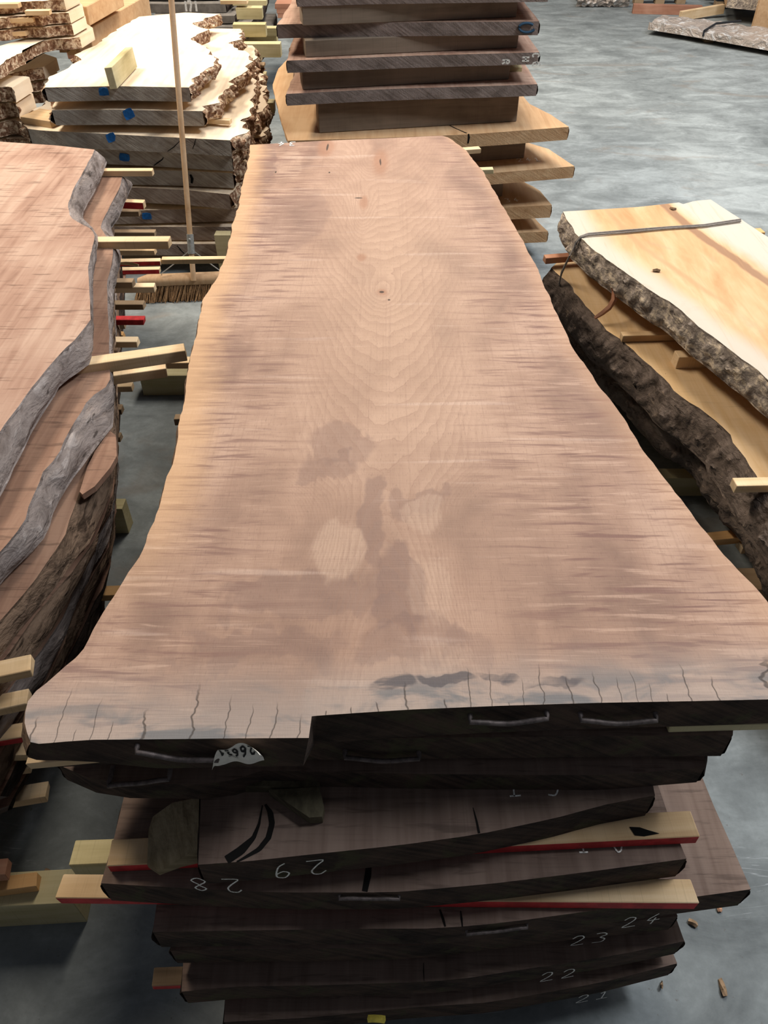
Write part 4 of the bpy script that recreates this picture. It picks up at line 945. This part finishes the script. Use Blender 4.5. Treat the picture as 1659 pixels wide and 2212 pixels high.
for i, (x0, y0, x1) in enumerate(((598, 8, 648), (602, 18, 648), (604, 28, 650))):
    a, b = PY(x0, y0, 8.0), PY(x1, y0, 8.0)
    stick('plank', ('upper', 'middle', 'lower')[i] + ' red-brown plank stacked behind the rear tan stack', a, b, 0.8, 0.040, 'brick', cat='plank', group=gr, ext=0.02)

# ================================================================== REAR STACK (behind the top slab)
gS = 'boards of the tall rear stack'
def Zs(py): return PY(1164, py, 4.45).z
def sslab(k, label, ytop, ybot, fr, lft, rgt, mats, bx, depth=2.2, **kw):
    z = Zs(ytop); t = z - Zs(ybot); f = PP(fr, z)
    b0, b1 = Vector((f[0].x + bx[0], f[0].y + depth, z)), Vector((f[-1].x + bx[1], f[-1].y + depth, z))
    a = dict(jag=(0.012, 0.004), bamp=0.006, barkres=90, nu=16, nv=30); a.update(kw)
    slab('thick_board', label, f, rgt(z) if rgt else [], [b0, b1], lft(z) if lft else [], t, mats, group=gS, cat='board', seed=130+3*k, key='S%d' % k, **a)
    return z, t
wm = ('walnut_dark', 'brown_end', 'brownbark'); wm2 = ('walnut', 'brown_end', 'brownbark'); tm = ('tan', 'tan_end', 'tan_end')
sslab(0, 'dark board at the top border of the rear stack', -28, 4, [(640, -18), (800, -23), (1187, -28)], None, None, wm2, (-0.1, 0.0))
sslab(1, 'dusty dark board with a blue ring mark at its right end', 46, 76, [(598, 53), (700, 50), (900, 48), (1165, 46)], None, None, wm2, (0.1, -0.05))
sslab(2, 'dusty dark board stencilled with white letters R H C E', 113, 139, [(619, 131), (750, 126), (900, 120), (1050, 116), (1165, 113)], None, None, wm2, (-0.05, -0.05))
sslab(3, 'dusty dark board resting two above the widest tan board', 182, 207, [(618, 203), (750, 196), (900, 190), (1050, 186), (1161, 182)], None, None, wm2, (0.0, -0.05))
sslab(4, 'wide tan board with a wavy left edge in the middle of the rear stack', 274, 302, [(622, 304), (800, 299), (1000, 291), (1100, 284), (1229, 274)],
      lambda z: PP([(608, 262), (598, 225), (588, 185), (600, 150), (630, 118)], z), lambda z: PP([(1190, 248), (1140, 222)], z), tm, (0.12, -0.3), flare=(-0.02, 0), jag=(0.004, 0.004))
sslab(5, 'tan board chalked with numbers just below the widest tan board', 359, 384, [(640, 402), (900, 388), (1060, 374), (1241, 359)], None, lambda z: PP([(1185, 322), (1140, 308)], z), tm, (0.0, -0.35))
sslab(6, 'smaller tan board chalked 34, third from the floor in the rear stack', 443, 470, [(700, 462), (1000, 452), (1192, 443)], None, lambda z: PP([(1165, 410), (1130, 392)], z), tm, (0.0, -0.35))
sslab(7, 'lowest tan board of the rear stack', 500, 523, [(700, 516), (1000, 508), (1184, 500)], None, lambda z: PP([(1160, 478)], z), tm, (0.0, -0.35))
# heavy bearers between the boards
for i, (x0, y0, x1, y1, yb, dY) in enumerate(((656, 17, 1113, 14, 44, 0.10), (662, 85, 1116, 80, 118, 0.10), (656, 152, 1097, 147, 186, 0.10), (690, 214, 1117, 209, 249, 0.10), (800, 318, 1134, 309, 338, 0.12), (800, 405, 1085, 398, 440, 0.12))):
    lo = Zs((46, 113, 182, 274, 359, 443)[i]); hi = Zs((4, 76, 139, 207, 302, 384)[i])
    xr = PY(x1, (y1+yb)/2, 4.58).x; xl = PY(x0, (y1+yb)/2, 4.42).x
    stick('timber_bearer', ('topmost', 'second', 'third', 'fourth', 'fifth', 'lowest')[i] + ' thick timber bearer from the top in the tall rear stack', Vector((xl, 4.34 + (0.06 if i > 3 else 0), hi)), Vector((xr, 4.54 + (0.04 if i > 3 else 0), hi)), 0.12, hi-lo-0.001, 'bearer', cat='bearer', group='bearers of the tall rear stack', bev=0.003)
    stick('timber_bearer', ('topmost', 'second', 'third', 'fourth', 'fifth', 'lowest')[i] + ' rear bearer from the top at the far side of the tall rear stack', Vector((xl, 5.9, hi)), Vector((xr-0.1, 5.95, hi)), 0.12, hi-lo-0.001, 'bearer', cat='bearer', group='bearers of the tall rear stack', bev=0.003)
stick('timber_bearer', 'pale bearer stub showing under the stencilled board', PY(1050, 145, 4.70), PY(1128, 146, 4.70), 0.1, 0.03, 'pine_green', cat='bearer', group='bearers of the tall rear stack')
zlow = Zs(523)
for yy in (4.6, 5.9):
    stick('timber_bearer', ('near' if yy < 5 else 'far') + ' floor bearer under the tall rear stack', Vector((-0.3, yy, zlow)), Vector((0.75, yy+0.1, zlow)), 0.1, zlow, 'bearer', cat='bearer', group='bearers of the tall rear stack')
zm = (Zs(470)+0, Zs(500))
stick('timber_bearer', 'thin bearer between the two lowest tan boards', Vector((-0.3, 4.62, zm[0])), Vector((0.7, 4.72, zm[0])), 0.1, zm[0]-zm[1]-0.001, 'bearer', cat='bearer', group='bearers of the tall rear stack')
# stencil letters and marks
s2 = SLABS['S2']
for ch, px, py, ang in (('R', 1085, 127, -math.pi/2), ('H', 1128, 121, -math.pi/2), ('C', 1150, 113, -math.pi/2), ('E', 1151, 132, -math.pi/2)):
    q = face_pt('S2', px, py, 0.003); xd = Vector((math.cos(ang), 0, math.sin(ang))); yd = Vector((-math.sin(ang), 0, math.cos(ang)))
    write('stencil_letter', ch, q, xd, yd, (0, -1, 0), 0.036, 1, 0.008, 'chalk', s2['root'], s2['base'], jit=0.0, lift=0.012)
s1 = SLABS['S1']; rp = [face_pt('S1', 1138 + 17*math.cos(a), 60 + 10*math.sin(a), 0.006) for a in np.linspace(0.3, 5.6, 16)]
tube('paint_ring', rp, 0.006, 'blueink', s1['root'], s1['base'], 6)
for key, txt, px, py, yt in (('S5', '241', 1118, 350, 359), ('S6', '34', 1092, 437, 443)):
    chalk_top(key, txt, px, py, Zs(yt), 0.055, 0.1, 4, wdt=0.005)
s4 = SLABS['S4']; z4 = Zs(274)
groove('split', [(946, 257), (965, 268), (985, 278), (1008, 288)], [.004, .007, .007, .009], z4, s4['root'], s4['base'])
face_line('S4', [(1012, 289), (1013, 297), (1011, 310)], 4)

# ================================================================== RIGHT STACK (pale boards with bark)
gR = 'bark-edged pale boards of the right stack'
def right_mat(base):
    m = Mat('golden_board_with_sapwood', 0.75, rand=False, spec=0.25); p = m.obj; x, y, z = m.sep(p); u, v, _ = m.sep(m.uv)
    n1 = m.noise(p, (3, 1.5, 1), 4, 0.55, 0.6); n2 = m.noise(p, (14, 3, 1), 4, 0.6, 0.4); gr_ = m.noise(p, (60, 3, 1), 3, 0.6, 0.4)
    uu = u + (n1 - 0.5)*0.12 + (n2 - 0.5)*0.06
    c = m.ramp(n1*0.5 + n2*0.5, [(0.36, (0.42, 0.235, 0.105)), (0.5, (0.52, 0.325, 0.165)), (0.64, (0.60, 0.415, 0.245))])
    c = m.mix(c, (0.50, 0.455, 0.385), uu.ss(0.20, 0.06)*0.85)
    c = m.mix(c, (0.50, 0.46, 0.40), uu.ss(0.66, 0.78)*0.85)
    c = m.mix(c, (0.24, 0.125, 0.075), ((uu - 0.64).abs()).ss(0.045, 0.02)*0.8)
    c = m.mix(c, (0.42, 0.24, 0.12), ((u + (n1-0.5)*0.05 - 0.27).abs()).ss(0.03, 0.004)*v.ss(0.45, 0.75)*0.6)
    c = m.mix(c, (0.40, 0.24, 0.12), gr_.ss(0.55, 0.68)*0.22)
    c = m.mix(c, (0.33, 0.24, 0.16), m.noise(p, (5, 5, 1), 4, 0.6, 0.5).ss(0.58, 0.72)*0.3)
    m.color(c); m.bump(gr_*0.5 + n2*0.4, 0.2, 0.004); return m.m
MT['rbark'] = barkmat('flaky_grey_bark', (0.12, 0.090, 0.070), (0.34, 0.28, 0.235), (0.66, 0.53, 0.39), sc=14.0, lightamt=0.85, stretch=(1, 0.5, 1), bump=1.0)
MT['rbark2'] = barkmat('dark_ridged_bark', (0.050, 0.036, 0.028), (0.14, 0.105, 0.085), (0.32, 0.23, 0.165), sc=14.0, lightamt=0.35, stretch=(1, 0.4, 1), bump=1.0)
zr = 0.67
R_front_y = 1.0
rt = [(1760, 905), (1659, 819), (1578, 754), (1515, 710), (1453, 655), (1390, 617), (1328, 573), (1285, 540), (1243, 505)]
rl = PP(rt, zr)
fpt = Vector((rl[0].x + 0.12, 1.25, zr))
slab('bark_board', 'golden sapwood-edged board with flaky bark on top of the right stack', [fpt, Vector((2.0, 1.2, zr))], [Vector((1.98, 2.0, zr))] + PP([(1659, 512)], zr), PP([(1216, 457), (1300, 452), (1380, 447), (1470, 437), (1476, 441), (1500, 434), (1535, 431)], zr), rl,
     0.115, ('tan', 'tan_end', 'rbark'), nu=24, nv=60, group=gR, flare=(0.0, 0.0), jag=(0.010, 0.004), jfreq=8, bark=(True, True), bamp=0.022, bfreq=26, bulge=0.010, barkres=300, rows=9, seed=160, key='R0', edge_name='bark_edge', cat='board')
R0 = SLABS['R0']; R0['body'].data.materials[0] = right_mat(R0['base'])
MT['rgold'] = wood('golden_board', (0.50, 0.30, 0.14), (0.62, 0.41, 0.21), (0.70, 0.50, 0.30), blotch=0.7, bump=0.12)
zr2 = 0.455
r2 = PP([(1720, 1150), (1643, 1041), (1615, 994), (1573, 938), (1518, 888), (1453, 838), (1406, 791), (1359, 750), (1315, 713), (1274, 672), (1234, 619), (1205, 592)], zr2)
slab('bark_board', 'golden board with dark ridged bark, second in the right stack', [Vector((r2[0].x + 0.05, 1.35, zr2)), Vector((1.9, 1.3, zr2))], [Vector((1.9, 2.2, zr2))], [P(1191, 578, zr2), P(1205, 566, zr2), Vector((1.6, 3.55, zr2))], r2,
     0.13, ('rgold', 'tan_end', 'rbark2'), nu=16, nv=50, group=gR, flare=(0.05, 0.0), jag=(0.014, 0.004), jfreq=8, bark=(True, False), bamp=0.026, bfreq=22, bulge=0.012, barkres=300, rows=9, seed=170, key='R1', edge_name='bark_edge', cat='board')
zr3 = 0.30
r3 = [Vector((p.x + 0.025 + 0.02*math.sin(i*2), p.y, zr3)) for i, p in enumerate(r2)]
slab('bark_board', 'lowest dark-barked board of the right stack', [Vector((r3[0].x + 0.05, 1.35, zr3)), Vector((1.9, 1.3, zr3))], [Vector((1.9, 2.2, zr3))], [P(1197, 655, zr3), Vector((1.5, 3.45, zr3))], r3[:-2],
     0.14, ('rgold', 'tan_end', 'rbark2'), nu=16, nv=50, group=gR, flare=(0.0, 0.0), jag=(0.018, 0.004), jfreq=8, bark=(True, False), bamp=0.030, bfreq=20, bulge=0.025, barkres=260, rows=9, seed=180, key='R2', edge_name='bark_edge', cat='board')
gq = 'sticks of the right stack'
def rs(label, x0, y0, x1, y1, z, wd, h, mat, ext=0.0): stick('stick', label, P(x0, y0, z), P(x1, y1, z), wd, h, mat, group=gq, ext=ext)
rs('reddish stick end at the far left corner of the right stack', 1180, 558, 1330, 546, zr2+0.05, 0.04, 0.028, 'pine_red')
rs('pale stick lying on the second right board, middle', 1346, 726, 1480, 722, zr2+0.03, 0.035, 0.028, 'pine')
rs('square pale stick end propping the top right board', 1466, 772, 1600, 768, zr2+0.05, 0.05, 0.05, 'pine')
rs('pale split stick end at the right border above the bearer gap', 1592, 1050, 1760, 1046, zr2+0.03, 0.04, 0.03, 'pine')
rs('notched orange stick end low at the right border', 1532, 1168, 1760, 1145, 0.15, 0.04, 0.03, 'pine_orange')
rs('short round-edged stick below the notched orange one', 1605, 1185, 1760, 1168, 0.13, 0.045, 0.03, 'pine')
rs('stick end at the far right border behind the top board', 1600, 505, 1654, 502, zr-0.116, 0.05, 0.098, 'pine_orange')
stick('timber_bearer', 'half-shaded timber bearer on the floor between top slab and right stack', P(1330, 1033, 0.095), P(1600, 1033, 0.095), 0.06, 0.095, 'pine_green', cat='bearer', group=gq, ext=0.3)
stick('timber_bearer', 'floor bearer under the far end of the right stack', Vector((0.82, 3.0, 0.15)), Vector((1.6, 3.05, 0.15)), 0.1, 0.15, 'pine_dark', cat='bearer', group=gq)
stick('timber_bearer', 'floor bearer under the near end of the right stack', Vector((1.15, 1.7, 0.11)), Vector((1.9, 1.7, 0.11)), 0.1, 0.11, 'pine_dark', cat='bearer', group=gq)
# cable strap with two strands
cr_ = empty('steel_cable', P(1250, 512, zr)); tag(cr_, 'grey doubled cable tied over the top board of the right stack', 'cable')
cb = cr_.location.copy()
for dy, dz in ((0, 0), (3, 0.0)):
    pts = [P(1600, 474+dy*1.2, zr+0.006), P(1520, 486+dy, zr+0.006), P(1440, 491+dy, zr+0.006), P(1350, 498+dy*1.5, zr+0.006), P(1270, 505+dy, zr+0.007), P(1254, 511+dy*.6, zr+0.003), P(1245, 521+dy, zr-0.02), P(1231, 552, 0.60), P(1213, 588+dy, 0.50), P(1208, 612, 0.44), P(1212, 640, 0.34)]
    tube('strand', pts, 0.0042, 'wire', cr_, cb, 6)
# hanging strip of bark, twigs and chips
def ribbon(name, label, pts, wd, mat, cat='bark'):
    ps = [Vector(p) for p in pts]; c = sum(ps, Vector())/len(ps); vs, fs = [], []
    for i, p in enumerate(ps):
        t = (ps[min(i+1, len(ps)-1)] - ps[max(i-1, 0)]).normalized(); n = t.cross(Vector((0.3, 1, 0.2))).normalized(); k = wd*(0.45 + 0.55*math.sin(math.pi*(i+0.6)/(len(ps)+0.2)))
        q = t.cross(n)*0.004
        vs += [p - n*k/2 + q - c, p + q*2.5 - c, p + n*k/2 + q - c, p - q - c]
    for i in range(len(ps)-1):
        for j in range(4): fs.append((4*i+j, 4*i+(j+1) % 4, 4*i+4+(j+1) % 4, 4*i+4+j))
    fs += [(0, 1, 2, 3), tuple(4*(len(ps)-1)+j for j in (3, 2, 1, 0))]
    o = mesh_obj(name, vs, fs, mat, loc=c); return tag(o, label, cat)
ribbon('bark_strip', 'curved reddish strip of bark hanging from the top right board', [P(1322, 612, .60), P(1328, 628, .57), P(1326, 648, .54), P(1315, 664, .52), P(1300, 676, .50), P(1284, 686, .48)], 0.026, 'pine_red')
ribbon('twig', 'thin pale twig sticking out of the dark bark of the right stack', [P(1436, 808, .45), P(1432, 825, .43), P(1428, 842, .41), P(1427, 856, .40)], 0.010, 'pine', 'twig')
ribbon('twig', 'short pale twig low beside the right border stick', [P(1600, 1088, .30), P(1592, 1098, .29), P(1582, 1108, .28)], 0.010, 'pine', 'twig')
ribbon('wood_chip', 'brown chip lying in the middle of the top right board', [P(1410, 583, zr+.006), P(1418, 582, zr+.008), P(1426, 584, zr+.006)], 0.016, 'chip', 'chip')
ribbon('wood_chip', 'tiny brown chip near the far end of the top right board', [P(1450, 448, zr+.005), P(1454, 450, zr+.007), P(1459, 450, zr+.005)], 0.014, 'chip', 'chip')

# ================================================================== FAR RIGHT
gf = None
def zero(px, py): return P(px, py, 0)
stick('plank', 'red-brown plank lying on the floor by the plastic-wrapped board', zero(1366, 30)+Vector((0, 0, .10)), zero(1514, 34)+Vector((0, 0, .10)), 0.10, 0.10, 'brick', cat='plank')
stick('stick', 'pale stick poking out behind the plastic-wrapped board', zero(1470, 46)+Vector((0, 0, .10)), zero(1560, 38)+Vector((0, 0, .14)), 0.06, 0.10, 'pine', cat='stick')
# plastic wrapped board
def wrapped():
    zt = 0.12; f = PP([(1402, 50), (1480, 62), (1560, 76), (1640, 90), (1760, 112)], zt); bk = PP([(1430, 33), (1500, 40), (1600, 52), (1760, 74)], zt)
    nu, nv = 46, 12; Fp, Bp = resample(f, nu), resample(bk, nu); c = Vector(Fp.mean(0)); c.z = 0; vs, fs = [], []
    for i in range(nu+1):
        for j in range(nv+3):
            if j == 0: q = Vector(Fp[i]); q.z = 0.055
            elif j == nv+2: q = Vector(Bp[i]); q.z = 0.055
            else:
                q = Vector(Fp[i]).lerp(Vector(Bp[i]), (j-1)/nv); q.z = zt + 0.02*fbm(q.x*6, q.y*6, 3.0) + (0.03*max(0, fbm(q.x*9, q.y*9, 8.0)) if j < 3 else 0)
                if j == 1: q.y -= 0.03*abs(fbm(q.x*9, 1, 2))
            vs.append(q - c)
    m = nv+3
    for i in range(nu):
        for j in range(m-1): fs.append((i*m+j, (i+1)*m+j, (i+1)*m+j+1, i*m+j+1))
        fs.append((i*m+m-1, (i+1)*m+m-1, (i+1)*m, i*m))
    fs += [tuple(range(m)), tuple(nu*m+j for j in reversed(range(m)))]
    r = empty('wrapped_board', c); tag(r, 'low board wrapped in glossy clear plastic on the floor at far right', 'board')
    mesh_obj('plastic_wrap', vs, fs, 'film', r, angle=50)
    a = [Vector(Fp[16]) + Vector((0, -0.012, 0.012)), Vector(Fp[16]).lerp(Vector(Bp[20]), .5) + Vector((0, 0, .035)), Vector(Bp[24]) + Vector((0, 0, .03))]
    tube('strap', [a[0] - Vector((0, 0, .05)), *a], 0.012, 'blackplastic', r, c, 6)
    for i in (15, 40):
        q = Vector(Fp[i]).lerp(Vector(Bp[i]), 0.5); q.z = 0
        bmm = box_mesh(0.10, 0.5, 0.056, 0.003); me = bpy.data.meshes.new('skid'); bmm.to_mesh(me); bmm.free(); me.materials.append(MT['pine_dark']); me.materials.append(MT['pine_dark'])
        s = bpy.data.objects.new('skid', me); COL.objects.link(s); s.parent = r; s.location = q - c
wrapped()
# upright plank at the right border
bq = zero(1640, 74)
o = stick('upright_plank', 'pale plank standing on end at the right border', Vector((bq.x - 0.10, bq.y, 1.9)), Vector((bq.x + 0.30, bq.y, 1.9)), 0.05, 1.9, 'tan', cat='plank')
# pallets at the top border
def pallet(label, x0, x1, py, boards, film=False, hh=0.13):
    a, b = zero(x0, py), zero(x1, py); r = empty('pallet', (a+b)/2); tag(r, label, 'pallet', 'pallets at the top border'); c = (a+b)/2; l = (b-a).length
    for k in range(3):
        for row in range(2):
            bmm = box_mesh(0.12, 0.12, hh*0.65, 0.003); me = bpy.data.meshes.new('block'); bmm.to_mesh(me); bmm.free(); me.materials.append(MT['pine_dark']); me.materials.append(MT['pine_dark'])
            s = bpy.data.objects.new('block', me); COL.objects.link(s); s.parent = r; s.location = ((k-1)*(l/2-0.06), 0.06 + row*0.8, 0)
    for k in range(4):
        bmm = box_mesh(l, 0.14, hh*0.2, 0.003); me = bpy.data.meshes.new('deck_board'); bmm.to_mesh(me); bmm.free(); me.materials.append(MT[boards]); me.materials.append(MT[boards])
        s = bpy.data.objects.new('deck_board', me); COL.objects.link(s); s.parent = r; s.location = (0, 0.07 + k*0.25, hh*0.65)
    if film:
        vs, fs = [], []; n = 22
        for i in range(n+1):
            for j in range(9):
                t = j/8; vs.append((-l/2 - 0.06 + (l+0.12)*i/n*1.0, -0.05 - 0.05*math.sin(math.pi*t) - 0.05*fbm(i*0.8, t*3, 1), 0.01 + 0.17*t + 0.02*fbm(i*.9, t*4, 5)))
        for i in range(n):
            for j in range(8): fs.append((i*9+j, (i+1)*9+j, (i+1)*9+j+1, i*9+j+1))
        mesh_obj('plastic_wrap', vs, fs, 'film', r)
pallet('pallet with crumpled clear plastic at the top border', 1252, 1345, 14, 'pine_dark', True)
pallet('dark wooden pallet at the top border', 1370, 1480, 9, 'blackplastic')
pallet('dark low pallet under the bark log at the top right', 1545, 1680, 20, 'blackplastic')
lp = [P(1570, 8, 0.20) + Vector((0, 0, 0)), P(1610, 12, 0.20), P(1660, 17, 0.20), P(1760, 28, 0.20)]
q = [Vector((p.x, p.y, 0.20)) for p in lp]
slab('bark_board', 'thick bark-edged board lying on the pallet at the top right', [q[-1] + Vector((0, 0, 0.16)), q[-1] + Vector((0.3, 1.0, 0.16))], [q[0] + Vector((0.3, 1.0, 0.16))], [q[0] + Vector((0, 0, .16)), q[0] + Vector((0.25, 0.9, .16))], [p + Vector((0, 0, .16)) for p in reversed(q[1:-1])], 0.2,
     ('tan', 'tan_end', 'rbark'), nu=8, nv=20, cat='board', bark=(True, False), seed=200, key='X0', edge_name='bark_edge', barkres=60, bamp=0.03)

# ================================================================== SMALL LITTER
def chip(label, px0, py0, px1, py1, wd, mat='chip', z=0.0, name='wood_chip', cat='chip'):
    a, b = P(px0, py0, z), P(px1, py1, z); ribbon(name, label, [a + Vector((0, 0, .004)), a.lerp(b, .35) + Vector((0, 0, .008)), a.lerp(b, .7) + Vector((0, 0, .008)), b + Vector((0, 0, .004))], wd, mat, cat)
chip('brown seed-like chip on the floor right of the 24 slab', 1487, 1988, 1505, 1998, 0.012)
chip('long brown splinter on the floor at the near right', 1555, 2115, 1568, 2152, 0.008)
chip('small chip on the floor just right of the lowest slab', 1428, 2122, 1429, 2133, 0.006)
chip('tiny reddish chip on the floor beside the wide slab end', 1548, 1962, 1558, 1963, 0.006, 'pine_red')
chip('small dark chip on the floor left of the central stack', 98, 1880, 110, 1885, 0.006)
chip('torn yellow leaf scrap on the lowest slab edge', 795, 2198, 832, 2200, 0.016, 'yellow', 0.185, 'leaf_scrap', 'leaf')
chip('curled straw tangle on the red-faced spacer', 262, 570, 300, 574, 0.02, 'pine', 0.40, 'straw_tuft', 'straw')
# dark leaf-shaped knot mark on the upper red-edged batten
kb = PP([(1360, 1786), (1372, 1804), (1392, 1806), (1424, 1800), (1400, 1793), (1382, 1787)], R1 + 0.002); c = sum(kb, Vector())/len(kb)
o = poly_solid('bark_flake', kb, [0.0016]*len(kb), 'crack', None, c); o.location = c; tag(o, 'small black bark flake on the upper red-edged batten', 'flake')
